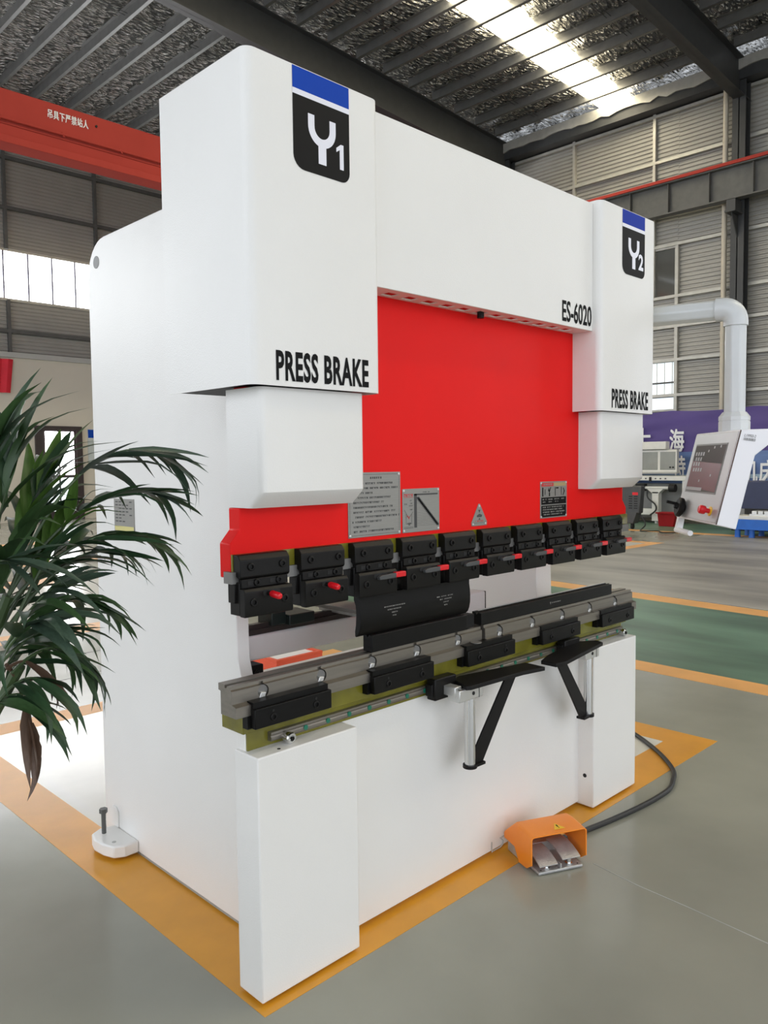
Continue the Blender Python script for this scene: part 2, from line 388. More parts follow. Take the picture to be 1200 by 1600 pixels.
# torn insulation edge hanging over the eave beam
je = [(y, 10.30-.10*random.random()-.03) for y in [3+.22*i for i in range(64)]]
obj('insulation_edge', MB().prism([(3,10.47)]+je+[(je[-1][0],10.47)][:1], 'x', XW-.50, XW-.46), M_girt, wr)
for ti,y in enumerate((5.72, 12.25)):
    c = MB(); c.box(XW-.42,XW-.40,y-.15,y+.15,0,10.0); c.box(XW-.16,XW-.14,y-.15,y+.15,0,10.0); c.box(XW-.42,XW-.14,y-.012,y+.012,0,10.0)
    tc_ = obj('column_and_trim_%d' % (ti+2), c, M_dark); tc_['kind'] = 'structure'  # this is a steel wall column rather than trim
    k = MB(); k.box(XW-.85,XW-.40,y-.12,y+.12,7.02,7.06); k.prism([(XW-.80,7.06),(XW-.40,7.06),(XW-.40,6.5)],'y',y-.01,y+.01); k.box(XW-.80,XW-.42,y-.10,y+.10,7.06,7.3)
    obj('column_bracket', k, M_dark, tc_)
# right wall windows
def window_y(name, y0, y1, z0, z1, m, nv, nh):
    w = obj(name, MB().box(XW-.03, XW-.01, y0, y1, z0, z1), m); w['kind'] = 'structure'
    fr = MB(); t = .05
    for a,b,c,d in ((y0-t,y1+t,z0-t,z0),(y0-t,y1+t,z1,z1+t),(y0-t,y0,z0,z1),(y1,y1+t,z0,z1)): fr.box(XW-.08,XW-.005,a,b,c,d)
    obj('window_frame', fr, M_girt, w)
    for i in range(1,nv): obj('window_bar', MB().box(XW-.07,XW-.02,y0+(y1-y0)*i/nv-.02,y0+(y1-y0)*i/nv+.02,z0,z1), M_girt, w)
    for zz in nh: obj('window_bar', MB().box(XW-.07,XW-.02,y0,y1,zz-.02,zz+.02), M_midgrey, w)
    return w
window_y('window_1', 7.33, 10.15, 2.74, 3.90, M_win2, 2, (3.05,3.40))
for i in range(14): obj('glazing_rod', MB().box(XW-.045,XW-.03,7.4+i*.2,7.415+i*.2,3.05,3.9), M_girt, bpy.data.objects['window_1'])
window_y('window_2', 7.33, 10.15, 5.54, 6.68, M_glassdk, 2, ())

wf = obj('wall_back', MB().box(-16, XW+.25, YW+.05, YW+.25, 0, 12.2), M_dark); wf['kind'] = 'structure'
Z1, Z2, Z3 = bz_(4.15), bz_(5.52), bz_(6.68)
for a,b in ((-16,bx_(3.8)),(bx_(3.8),bx_(8.3)),(bx_(8.3),XW)):
    corr_panel('cladding_panel', wf, YW, 'x', a, b, Z1, Z2, -1); corr_panel('cladding_panel', wf, YW, 'x', a, b, Z3, 11.9, -1)
for z in (4.75,7.68,8.86,10.0): obj('girt', MB().box(-16, XW, YW-.13, YW-.02, bz_(z)-.045, bz_(z)+.045), M_midgrey, wf)
for x in (1.55,3.8,6.06,8.31,10.6):
    for z0,z1 in ((4.15,5.5),(6.7,10.6)): obj('wall_post', MB().box(bx_(x)-.04,bx_(x)+.04,YW-.12,YW-.02,bz_(z0),bz_(z1)), M_midgrey, wf)
w3 = obj('window_3', MB().box(-12, 13, YW-.03, YW-.01, bz_(5.54), bz_(6.66)), M_win); w3['kind'] = 'structure'
for za,zb in ((5.48,5.54),(6.66,6.72)): obj('window_frame', MB().box(-12,13,YW-.07,YW-.01,bz_(za),bz_(zb)), M_girt, w3)
for i in range(36):
    x = bx_(5.98-.585*20+.585*i)
    if -12 < x < 13: obj('window_bar', MB().box(x-.022,x+.022,YW-.06,YW-.02,bz_(5.54),bz_(6.66)), M_mullion, w3)
# low plastered part of the back wall
lw = obj('wall_back_lower', MB().box(-16, XW, YW-.42, YW-.14, 0, bz_(4.08)), M_cream); lw['kind'] = 'structure'
tr = obj('column_and_trim_1', MB().box(-16, XW, YW-.50, YW-.10, bz_(4.08), bz_(4.2)), M_capgrey); tr['kind'] = 'structure'
yd = YW-.42
dx0, dx1 = bx_(6.46), bx_(7.60); dzt = bz_(2.46)
d1 = obj('door_1', MB().box(dx0,dx1,yd-.05,yd,.002,dzt), M_doorbr); d1['kind'] = 'structure'
for a,b in ((dx0+.24,dx0+.58),(dx0+.63,dx0+1.02)):
    obj('door_glass', MB().box(a,b,yd-.062,yd-.05,1.25,dzt-.13), M_win, d1); obj('door_glass', MB().box(a,b,yd-.062,yd-.05,.25,1.17), M_winnt, d1)
for a,b,c,d in ((dx0-.02,dx0+.11,.002,dzt+.02),(dx1-.17,dx1,.002,dzt+.02),(dx0+.11,dx1-.17,dzt-.09,dzt+.02)): obj('door_frame', MB().box(a,b,yd-.09,yd,c,d), M_doorbr, d1)

wq = obj('wall_front_added', MB().box(-14,-10,-9.3,-9.1,0,11).box(7.5,XW+.2,-9.3,-9.1,0,10.6).box(-10,7.5,-9.3,-9.1,6.4,11), M_cream); wq['kind'] = 'structure'  # unseen wall added behind the camera to dim and warm the front light
# ---- roof
def roof_z(x): return 10.42+.058*(XW-x)
NX, NY = 150, 138
X0, X1, Y0, Y1 = -3.0, XW, -9.0, YW
rv = []; rf = []
for j in range(NY+1):
    for i in range(NX+1):
        x = X0+(X1-X0)*i/NX; y = Y0+(Y1-Y0)*j/NY
        ph = ((x-.4)/.87) % 1.0
        z = roof_z(x)+.21-.045*math.sin(math.pi*ph)
        z += .045*(noise.noise(Vector((x*1.2,y*3.1,0)))) + .03*noise.noise(Vector((x*4,y*8,3)))*math.sin(math.pi*ph)
        rv.append((x,y,z))
for j in range(NY):
    for i in range(NX):
        a = j*(NX+1)+i; rf.append((a,a+1,a+NX+2,a+NX+1))
ceil = MB(); ceil.add(rv, rf)
ceiling = obj('ceiling', ceil, M_foil, smooth=True); ceiling['kind'] = 'structure'
rs = MB(); rs.prism([(-14,roof_z(-14)+.42),(XW+.3,roof_z(XW+.3)+.42),(XW+.3,roof_z(XW+.3)+.48),(-14,roof_z(-14)+.48)],'y',-9,YW+.3)
obj('roof_sheet', rs, M_midgrey, ceiling)
bays = [(-.8,5.6),(5.84,12.1),(12.4,YW-.05)]
pur = {}
for k in range(17):
    x = .4+.87*(k+3)+.01
    if x > XW-.15: break
    z = roof_z(x)
    for bi,(a,b) in enumerate(bays):
        m_ = MB(); m_.box(x-.004,x+.004,a,b,z,z+.2); m_.box(x-.004,x+.075,a,b,z-.004,z+.004); m_.box(x-.075,x+.004,a,b,z+.196,z+.204); m_.box(x+.067,x+.075,a,b,z,z+.022)
        obj('purlin', m_, M_purlin, ceiling)
for y in (5.72,12.25):
    m_ = MB(); t = .014
    zt = lambda x: roof_z(x)-.01
    xa, xb = 1.0, XW-.05
    for o0,o1,w in ((0,t*1.5,.13),(-.80,-.80+t*1.5,.13),(-.80,0,.007)):
        m_.add([(xa,y-w,zt(xa)+o0),(xb,y-w,zt(xb)+o0),(xb,y+w,zt(xb)+o0),(xa,y+w,zt(xa)+o0),(xa,y-w,zt(xa)+o1),(xb,y-w,zt(xb)+o1),(xb,y+w,zt(xb)+o1),(xa,y+w,zt(xa)+o1)],
               [(0,3,2,1),(4,5,6,7),(0,1,5,4),(1,2,6,5),(2,3,7,6),(3,0,4,7)])
    obj('rafter', m_, M_dark, ceiling)
for k in range(17):
    x = .4+.87*(k+3)+.01; xn = min(x+.87, XW-.2)
    if x > XW-.3: break
    za = roof_z(x+.08)+.125; zb = roof_z(xn-.01)+.125
    for ya in (8.42,-4.6):  # strip behind the camera is unseen, added to brighten the press front
        s_ = MB(); yb = ya+(.88 if ya > 0 else .62)
        s_.add([(x+.02,ya,za),(xn-.01,ya,zb),(xn-.01,yb,zb),(x+.02,yb,za),(x+.02,ya,za+.01),(xn-.01,ya,zb+.01),(xn-.01,yb,zb+.01),(x+.02,yb,za+.01)],
               [(0,3,2,1),(4,5,6,7),(0,1,5,4),(1,2,6,5),(2,3,7,6),(3,0,4,7)])
        obj('skylight_and_added_light', s_, M_sky, ceiling)
for y in (7.1,7.2,10.7,10.8,3.6,14.6,14.7):
    r_ = MB(); r_.cyl((2,y,roof_z(2)+.1),(XW-.3,y,roof_z(XW-.3)+.1), .008, 6); obj('sag_rod', r_, M_dark, ceiling)

# ---- crane and runway
cr = thing('overhead_crane', 'red overhead crane girder with white Chinese warning lettering under the roof', 'crane', (6,14,7.47))
yg = 14.0
obj('bridge_girder', MB().box(-2,17.0,yg,yg+.45,7.85,8.49), M_cranered, cr, bevel=.01)
obj('lower_flange', MB().box(-2,17.0,yg-.10,yg+.35,7.48,7.62), M_cranered, cr, bevel=.008)
obj('girder_web', MB().box(-2,17.0,yg+.02,yg+.20,7.6,7.9), M_cranered, cr)
rl = MB(); rl.cyl((-2,yg-.05,7.93),(17,yg-.05,7.93),.022,8)
for i in range(16): rl.bar((-1.6+i*1.2,yg-.10,7.86),(-1.6+i*1.2,yg+.01,7.99),.03,.02)
obj('cable_track', rl, M_cranered, cr)
obj('end_carriage', MB().box(16.7,17.35,yg-1.2,yg+1.7,8.14,8.5), M_cranered, cr, bevel=.01)
text('warning_lettering','吊具下严禁站人', M_txtw, cr, (5.33,yg-.006,8.19),(.80,0,0.0),(0,0,.165), strike=.0025, spacing=1.12)
lm = MB(); lm.cyl((6.30,yg+.01,8.295),(6.30,yg-.03,8.295),.022,12); obj('girder_lamp', lm, M_hole, cr)
rw = thing('crane_runway', 'dark steel crane runway beam with red rail along the right wall', 'beam', (17.35,5,7.3))
XR = 17.35
b_ = MB(); b_.box(XR-.14,XR+.14,-2,YW-.6,8.03,8.06); b_.box(XR-.12,XR+.12,-2,YW-.6,7.32,7.35); b_.box(XR-.006,XR+.006,-2,YW-.6,7.35,8.03)
obj('runway_beam', b_, M_midgrey, rw)
for i in range(20):
    y = -1.6+i*.98; obj('stiffener', MB().box(XR-.11,XR-.006,y-.006,y+.006,7.35,8.03), M_midgrey, rw)
obj('rail', MB().box(XR-.18,XR-.05,-2,YW-.6,8.06,8.13), M_cranered, rw)
pp = MB(); pp.cyl((XW-.25,6.08,0),(XW-.25,6.08,10.0),.06,14); 
dp_ = thing('drain_pipe','cream round drain pipe running up the cladding beside the dark column','pipe',(XW-.25,6.08,0))
obj('pipe', pp, M_pvc, dp_, smooth=True)
for z in (2.2,4.35,6.6,8.8): q_ = MB(); q_.cyl((XW-.25,6.08,z),(XW-.25,6.08,z+.1),.068,14); obj('coupling', q_, M_pvc, dp_)

# ================================================================= PRESS BRAKE
pb = thing('press_brake', 'large white press brake with red ram standing on yellow floor frame', 'press brake', (1.0225,.5,0))
W = 2.045
def mx(x): return W-x
# side frames (C plates)
prof = [(1.29,.012),(1.29,2.17)]+poly_arc(1.155,2.172,.135,0,90,8)[1:]+[(.16,2.307),(.125,2.27),(.125,1.36),(.30,1.30),(.358,1.22),(.347,1.05),(.343,.86),(.325,.80),(.27,.765),(.115,.76),(.115,.012)]
left_frame = None
for x0,x1 in ((.176,.222),(1.775,1.895)):
    s = obj('side_frame', MB().prism(prof,'x',x0,x1), M_white, pb, bevel=.003)
    if left_frame is None:
        left_frame = s
        h = MB(); h.cyl((.180,1.217,2.224),(.1745,1.217,2.224),.023,20); obj('lifting_hole', h, M_machdk, s, smooth=True)
        o = MB(); o.box(.1735,.176,.976,1.130,1.217,1.338); obj('machine_plate', o, M_plate, s, label='silver data plate riveted to the side frame')
pl = MB(); pl.box(.1728,.1735,.980,1.126,1.219,1.236)
flat('data_plate_band', MB().add([(.1730,1.126,1.220),(.1730,.980,1.220),(.1730,.980,1.237),(.1730,1.126,1.237)],[(0,1,2,3)]), M_stick_y, pb)
pr_ = MB()
for i in range(7):
    z = 1.325-i*.012
    for j in range(5):
        if random.random() < .75:
            y = 1.118-j*.027; pr_.add([(.1730,y,z),(.1730,y-.019,z),(.1730,y-.019,z+.004),(.1730,y,z+.004)],[(0,1,2,3)])
flat('data_plate_print', pr_, M_inkg, pb)
# cross structure between the frames
obj('rear_tie_plate', MB().box(.222,1.775,.80,.84,1.50,2.28), M_white_in, pb)
obj('bed_plate', MB().box(.012,2.033,.072,.112,.018,.737), M_white, pb, bevel=.002)
# levelling lug
lg = obj('levelling_lug', MB().prism([(.176,1.02),(.176,1.21),(.12,1.225),(.075,1.20),(.062,1.15),(.068,1.09),(.085,1.04),(.12,1.02)],'z',.012,.058), M_white, pb, bevel=.006)
bo = MB(); bo.cyl((.112,1.172,.03),(.112,1.172,.138),.0085,12); bo.cyl((.112,1.172,.138),(.112,1.172,.154),.0155,6); obj('levelling_bolt', bo, M_midgrey, lg)
bo = MB(); bo.cyl((.105,1.075,.055),(.105,1.075,.0590),.008,12); obj('lug_hole', bo, M_machgrey, lg)
obj('anchor_tab', MB().prism([(1.175,.058),(1.235,.058),(1.235,.12),(1.215,.135),(1.19,.135),(1.175,.12)],'x',.170,.176), M_white, pb, bevel=.002)
# base
obj('base_column', MB().box(0,.357,0,.108,.010,.684), M_white, pb, bevel=.004)
obj('base_column', MB().box(1.688,2.045,0,.108,.010,.684), M_white, pb, bevel=.004)
h = MB(); h.cyl((1.690,.04,.14),(1.6865,.04,.14),.0085,14); obj('column_hole', h, M_hole, pb)
# cable tidy hook at the foot of the bed plate
hk = MB(); hk.tube([(1.090,.069,.013),(1.090,.069,.052)],.0022,6); hk.tube([(1.090,.069,.016),(1.14,.069,.016),(1.158,.069,.022),(1.160,.069,.034),(1.148,.069,.046),(1.140,.069,.050),(1.185,.069,.052),(1.175,.069,.040)],.0022,6)
obj('bent_hook', hk, M_machgrey, pb)

# cylinder covers: open-bottomed sheet shells with rounded front folds
def cover(x0, x1, y0, y1, z0, z1, r=.028, t=.003):
    def ring(o):
        p = [(x0+o,y1)]+[(x,y) for x,y in poly_arc(x0+r,y0+r,r-o,180,270,6)]+[(x,y) for x,y in poly_arc(x1-r,y0+r,r-o,270,360,6)]+[(x1-o,y1)]
        return p
    a, b = ring(0), ring(t); n = len(a); mb = MB()
    vs_ = [(x,y,z0) for x,y in a]+[(x,y,z1) for x,y in a]+[(x,y,z0) for x,y in b]+[(x,y,z1-t) for x,y in b]
    fs_ = [(i,i+1,n+i+1,n+i) for i in range(n-1)]+[(2*n+i+1,2*n+i,3*n+i,3*n+i+1) for i in range(n-1)]
    fs_ += [(i,2*n+i,2*n+i+1,i+1) for i in range(n-1)]
    fs_ += [tuple(n+i for i in range(n)), tuple(3*n+i for i in range(n-1,-1,-1))]
    fs_ += [(0,n,3*n,2*n),(n-1,2*n+n-1,3*n+n-1,n+n-1),(n,2*n-1,4*n-1,3*n)]
    return mb.add(vs_, fs_)
ZC0, ZC1, YC = 1.658, 2.474, -.059
def logo(cv, x0, x1, digit, blue, lab):
    y = YC-.0008; w = x1-x0; F = lambda m_, n_: flat(n_, m_, M_badge, cv)
    def q(pts): 
        mb = MB(); mb.add([(a,y,b) for a,b in pts],[tuple(range(len(pts)))]); return mb
    def wrap_top(z0): return [(x0,z0),(x1,z0),(x1,ZC1),(x0,ZC1)]
    s = MB(); s.add([(x0,y,2.417),(x1,y,2.417),(x1,y,ZC1-.002),(x0,y,ZC1-.002)],[(0,1,2,3)])
    s.add([(x0,y,ZC1-.002),(x1,y,ZC1-.002),(x1,YC+.05,ZC1+.0008),(x0,YC+.05,ZC1+.0008)],[(0,1,2,3)])
    flat('badge_stripe', s, blue, cv)
    flat('badge_gap', q([(x0,2.403),(x1,2.403),(x1,2.417),(x0,2.417)]), M_badgew, cv)
    r = .036
    flat('badge_panel', q([(x1,2.403),(x0,2.403)]+poly_arc(x0+r,2.217+r,r,180,270,6)+poly_arc(x1-r*.8,2.217+r*.8,r*.8,270,360,6)), M_badge, cv)
    # stylised Y: a thick U on a stem
    k = w/.194; cx = x0+.097*k; y2 = y-.0006; t = .0215*k; ro = .0475*k
    zt = 2.366; zc = 2.366-.028
    out = [(cx-ro,zt)]+[(cx+a,2.351-.048+b+.012) for a,b in []]
    def arc(r_, a0, a1, n=12): return [(cx+r_*math.cos(R(a0+(a1-a0)*i/n)), 2.338+ (r_*1.03)*math.sin(R(a0+(a1-a0)*i/n))) for i in range(n+1)]
    hw = .0135*k; ca = math.degrees(math.acos(hw/ro)); cb = 2.338-(ro*1.03)*math.sin(R(ca))
    pts = [(cx-ro,zt)]+arc(ro,180,360-ca-(180-2*ca) if False else 180+ca)[:-1]
    pts = [(cx-ro,zt)]+[(cx+ro*math.cos(R(t_)),2.338+ro*1.03*math.sin(R(t_))) for t_ in [180+ca*i/8 for i in range(9)]]
    pts += [(cx-hw,2.246),(cx+hw,2.246)]
    pts += [(cx+ro*math.cos(R(t_)),2.338+ro*1.03*math.sin(R(t_))) for t_ in [360-ca+ca*i/8 for i in range(9)]]
    pts += [(cx+ro,zt),(cx+ro-t,zt)]
    pts += [(cx+(ro-t)*math.cos(R(t_)),2.338+(ro-t)*1.03*math.sin(R(t_))) for t_ in [360-180*i/14 for i in range(15)]]
    pts += [(cx-ro+t,zt)]
    m_ = MB(); m_.add([(a_,y2,b_) for a_,b_ in pts],[tuple(range(len(pts)))])
    flat('badge_letter', m_, M_badgew, cv)
    if digit == '1':
        nx = x0+.146*k; q_ = [(nx+.012,2.249),(nx+.026,2.249),(nx+.026,2.315),(nx+.016,2.315),(nx,2.303),(nx,2.292),(nx+.012,2.300)]
        m_ = MB(); m_.add([(a_,y2,b_) for a_,b_ in q_],[tuple(range(7))]); flat('badge_numeral', m_, M_badgew, cv); return
    text('badge_numeral', digit, M_badgew, cv, (x0+(.144 if digit=='1' else .137)*k,y2+.0006,2.249),(.026*k if digit=='1' else .042*k,0,0),(0,0,.066), bold=.035)
def make_cover(x0, x1, digit, bx0, bx1, tx0, tx1, blue):
    c = obj('cylinder_cover', cover(x0,x1,YC,.35,ZC0,ZC1), M_white, pb, smooth=True)
    logo(c, bx0, bx1, digit, blue, '')
    text('cover_lettering','PRESS BRAKE', M_ink, c, (tx0,YC,1.671),(tx1-tx0,0,0),(0,0,.078), bold=.032, spacing=1.08)
    sb = MB(); x0s, x1s = (.007,.373) if x0 < 1 else (1.672,2.038)
    r = .020; y0 = -.034
    def loop(yo, z, xi=0): return [(x0s+xi,.12,z)]+[(x,y+0,z) for x,y in poly_arc(x0s+xi+r,yo+r,r,180,270,6)]+[(x,y,z) for x,y in poly_arc(x1s-xi-r,yo+r,r,270,360,6)]+[(x1s-xi,.12,z)]
    L = [loop(y0,1.657), loop(y0,1.386), loop(y0+.006,1.378), loop(y0+.046,1.344)]
    n = len(L[0]); vs_ = [p for l in L for p in l]
    fs_ = [(a*n+i,a*n+(i+1)%n,(a+1)*n+(i+1)%n,(a+1)*n+i) for a in range(3) for i in range(n)]+[tuple(range(n)), tuple(3*n+i for i in range(n-1,-1,-1))]
    sb.add(vs_,fs_)
    obj('cylinder_skirt', sb, M_white, pb, smooth=True)
    return c
make_cover(-.036,.419,'1',.108,.302,.040,.364,M_blue)
make_cover(1.626,2.081,'2',1.790,1.978,1.713,2.018,M_blue2)
obj('cover_shade_sheet', MB().box(-.024,.407,-.046,.340,1.664,1.668), M_covershade, pb); obj('cover_shade_sheet', MB().box(1.638,2.069,-.046,.340,1.664,1.668), M_covershade, pb)  # dark sheets added to stand for the shade under the open covers

# top beam with slotted return flange
tb = obj('top_beam', MB().box(.40,1.6255,-.023,-.019,1.97,2.464), M_white, pb, bevel=.0015)
obj('top_return', MB().box(.40,1.6255,-.019,.12,2.460,2.464), M_white, tb)
fl = MB(); z0, z1 = 1.970, 1.974
fl.box(.40,1.6255,-.019,.012,z0,z1); fl.box(.40,1.6255,.050,.066,z0,z1)
ns = 12; p0 = .52; pitch = .088
edges = [.40]+[e for i in range(ns) for e in (p0+i*pitch, p0+i*pitch+.050)]+[1.6255]
for i in range(0,len(edges),2): fl.box(edges[i],edges[i+1],.012,.050,z0,z1)
obj('slotted_flange', fl, M_white, tb)
lm = MB(); lm.cyl((.985,.03,1.978),(.985,.03,1.952),.012,12); obj('centring_bolt', lm, M_black_pl, tb)
text('model_lettering','ES-6020', M_ink, tb, (1.408,-.023,1.985),(.208,0,0),(0,0,.080), bold=.020)

# ram
rp = [(.03,1.99),(2.015,1.99),(2.015,1.343),(2.039,1.343),(2.039,1.285),(2.070,1.250),(2.070,1.158),(-.025,1.158),(-.025,1.250),(.006,1.285),(.006,1.343),(.03,1.343)]
ram = obj('ram', MB().prism(rp,'y',.067,.118), M_red, pb, bevel=.003)
obj('film_strip', MB().box(-.024,2.069,.060,.067,1.176,1.222), M_film, ram)
obj('seat_strip', MB().box(-.036,2.060,.048,.085,1.146,1.177), M_steel_dk, ram)
# riveted plates on the ram
def plate(name, pts, rivets, lab):
    o = obj(name, MB().prism(pts,'y',.0648,.067), M_plate, pb, bevel=.0006, label=lab)
    for x,z in rivets:
        r_ = MB(); r_.lathe((x,.0648,z),(0,-1,0),[(.0045,0),(.004,.0014),(.002,.002)],10); obj('rivet', r_, M_alu, o)
    return o
def rect(x0,x1,z0,z1): return [(x0,z0),(x1,z0),(x1,z1),(x0,z1)]
YP = .0644
def dash(mb, x0, x1, z, h=.0045, cell=.0062):
    x = x0
    while x < x1-.002:
        w = cell*random.uniform(.6,.92)
        if random.random() < .90:
            a = random.choice((0,1,2)); zz = z
            if a == 0: mb.add([(x,YP,zz),(x+w,YP,zz),(x+w,YP,zz+h),(x,YP,zz+h)],[(0,1,2,3)])
            elif a == 1:
                mb.add([(x,YP,zz+h*.6),(x+w,YP,zz+h*.6),(x+w,YP,zz+h),(x,YP,zz+h)],[(0,1,2,3)]); mb.add([(x,YP,zz),(x+w*.6,YP,zz),(x+w*.6,YP,zz+h*.4),(x,YP,zz+h*.4)],[(0,1,2,3)])
            else: mb.add([(x+w*.2,YP,zz),(x+w*.7,YP,zz),(x+w*.9,YP,zz+h),(x,YP,zz+h)],[(0,1,2,3)])
        x += cell
P1 = plate('instruction_plate', rect(.392,.617,1.2335,1.431), [(.399,1.240),(.610,1.424),(.399,1.424),(.610,1.240)], 'tall engraved steel plate of small text rows')
t_ = MB(); dash(t_,.484,.534,1.4105,.0065,.0085)
for i,(a,b) in enumerate(((.42,.578),(.408,.607),(.408,.495),(.413,.573),(.413,.545),(.413,.580),(.413,.592),(.420,.608),(.408,.530),(.413,.488),(.413,.585))):
    dash(t_, a, b, 1.3945-i*.0146, .0058)
flat('engraved_text', t_, M_inkg, P1)
fr = MB()
for a,b,c,d in ((.398,.611,1.2395,1.2405),(.398,.611,1.424,1.425),(.398,.399,1.24,1.424),(.610,.611,1.24,1.424)): fr.add([(a,YP,c),(b,YP,c),(b,YP,d),(a,YP,d)],[(0,1,2,3)])
flat('plate_border', fr, M_inkg, P1)
P2 = plate('force_chart_plate', rect(.626,.804,1.2335,1.375), [(.632,1.240),(.798,1.240),(.632,1.369),(.798,1.369)], 'square engraved plate with a stepped diagonal chart')
g = MB()
def gq(a,b,c,d): g.add([(a,YP,c),(b,YP,c),(b,YP,d),(a,YP,d)],[(0,1,2,3)])
gq(.680,.693,1.248,1.358); gq(.680,.795,1.353,1.358)
for i in range(22):
    x = .694+i*.0045; z = 1.348-i*.0043
    gq(x-.001,x+.0115,z-.0085,z)
for i in range(17): gq(.694,.694+(i+1)*.0053,1.3405-i*.0054-.0006,1.3405-i*.0054)
dash(g,.722,.755,1.3615,.0025,.005)
for z,a,b in ((1.335,.660,.668),(1.324,.634,.648),(1.326,.657,.672),(1.318,.656,.672),(1.306,.660,.674),(1.262,.648,.664),(1.257,.652,.660)): dash(g,a,b,z,.0035,.0045)
for a,b in (((.634,1.308),(.652,1.282)),((.674,1.300),(.656,1.282)),((.642,1.295),(.642,1.262)),((.668,1.295),(.668,1.262)),((.642,1.262),(.668,1.262))):
    d = Vector((b[0]-a[0],0,b[1]-a[1])).normalized(); n = Vector((-d.z,0,d.x))*.0006
    A = Vector((a[0],YP,a[1])); B = Vector((b[0],YP,b[1])); g.add([A+n,A-n,B-n,B+n],[(0,1,2,3)])
gq(.632,.676,1.2475,1.249); gq(.632,.676,1.2515,1.2525)
flat('engraved_chart', g, M_inkg, P2)
g = MB(); dash(g,.632,.675,1.3495,.009,.0088); gq(.646,.650,1.284,1.290); g.add([(.648,YP,1.290),(.655,YP,1.276),(.662,YP,1.290),(.655,YP,1.283)],[(0,1,2,3)]); gq(.632,.675,1.3465,1.3475)
flat('red_print', g, M_inkr, P2)
P3 = plate('warning_triangle_plate', [(.976,1.2335),(1.060,1.2335),(1.062,1.246),(1.022,1.311),(1.014,1.311),(.974,1.246)], [(.983,1.240),(1.053,1.240),(1.018,1.303)], 'small triangular metal warning plate with hand symbol')
g = MB(); g.add([(1.011,YP,1.290),(1.024,YP,1.290),(1.0175,YP,1.278)],[(0,1,2)]); g.add([(1.003,YP,1.264),(1.030,YP,1.264),(1.034,YP,1.271),(1.018,YP,1.276),(1.004,YP,1.271)],[(0,1,2,3,4)]); g.add([(1.012,YP,1.255),(1.024,YP,1.255),(1.018,YP,1.262)],[(0,1,2)])
for a,b,c,d in ((.985,1.050,1.2435,1.2445),): gq(a,b,c,d)
flat('hand_symbol', g, M_inkg, P3)
g = MB(); dash(g,.994,1.042,1.2475,.005,.006); flat('red_print', g, M_inkr, P3)
P4 = plate('operation_label_plate', rect(1.396,1.583,1.2365,1.380), [(1.402,1.243),(1.577,1.243),(1.402,1.374),(1.577,1.374)], 'dark printed plate with four pictograms and text')
g = MB(); gq(1.403,1.486,1.361,1.375); flat('red_header', g, M_inkr, P4)
g = MB(); gq(1.488,1.576,1.361,1.375); flat('gold_header', g, M_gold, P4)
g = MB(); gq(1.402,1.577,1.290,1.318); gq(1.402,1.577,1.241,1.286)
gq(1.408,1.416,1.322,1.357); gq(1.426,1.430,1.328,1.350); gq(1.454,1.462,1.322,1.336); g.add([(1.448,YP,1.345),(1.458,YP,1.335),(1.470,YP,1.357),(1.464,YP,1.357),(1.458,YP,1.345),(1.454,YP,1.356)],[(0,1,2,3,4,5)])
gq(1.497,1.501,1.322,1.357); gq(1.504,1.522,1.351,1.356); gq(1.540,1.544,1.324,1.357); g.add([(1.552,YP,1.324),(1.556,YP,1.322),(1.567,YP,1.340),(1.558,YP,1.354),(1.555,YP,1.352),(1.561,YP,1.340)],[(0,1,2,3,4,5)])
flat('pictogram_print', g, M_ink, P4)
YP = .0640; g = MB()
for z,a,b in ((1.308,1.410,1.440),(1.308,1.450,1.480),(1.308,1.492,1.526),(1.308,1.540,1.566),(1.298,1.412,1.432),(1.298,1.452,1.478),(1.298,1.496,1.520)): dash(g,a,b,z,.0042,.006)
for i in range(4): dash(g,1.412,1.565-.02*random.random(),1.277-i*.0095,.0045,.006)
flat('pale_print', g, M_ltmark, P4)
g = MB(); dash(g,1.418,1.470,1.3655,.006,.012); flat('header_print', g, M_ltmark, P4)

# ten quick tool clamps
c0 = obj('tool_clamp', MB().box(-.022,.132,.034,.078,1.062,1.15).box(-.014,.128,.036,.062,1.14,1.185).box(-.030,-.020,.045,.075,1.095,1.145), M_black_bl, pb, bevel=.0015)
up = MB(); up.prism([(.060,1.170),(.034,1.157),(.028,1.164),(.028,1.208),(.040,1.222),(.060,1.222)],'x',-.022,.140); obj('upper_plate', up, M_black_bl, c0, bevel=.002)
obj('slotted_plate', MB().box(-.018,.132,.028,.040,1.135,1.158), M_black_bl, c0, bevel=.001)
for a,b in ((.000,.040),(.072,.112)): obj('slot', MB().box(a,b,.0272,.029,1.1415,1.1525), M_hole, c0)
lp = MB(); lp.prism([(.034,1.060),(.012,1.060),(.010,1.066),(.010,1.126),(.016,1.134),(.034,1.134)],'x',-.022,.136); obj('lower_plate', lp, M_black_bl, c0, bevel=.0015)
for x,y,z,r_ in ((.011,.028,1.190,.0105),(.114,.028,1.190,.0105),(.028,.0275,1.147,.0095),(.100,.0275,1.147,.0095),(.006,.010,1.098,.0115),(.107,.010,1.098,.0115)):
    b_ = MB(); bolt_mb(b_,x,y,z,r_,.0025 if y < .02 else .004); obj('bolt', b_, M_black_bl, c0, smooth=True)
ls = MB(); ls.prism(poly_arc(.043,1.119,.0075,90,270,5)+poly_arc(.085,1.119,.0075,-90,90,5),'y',.0092,.012); obj('lever_slot', ls, M_hole, c0)
PITCH = .2032
clamps = [c0]
for k in range(1,10): clamps.append(copy_part(c0, pb, (PITCH*k,0,0)))
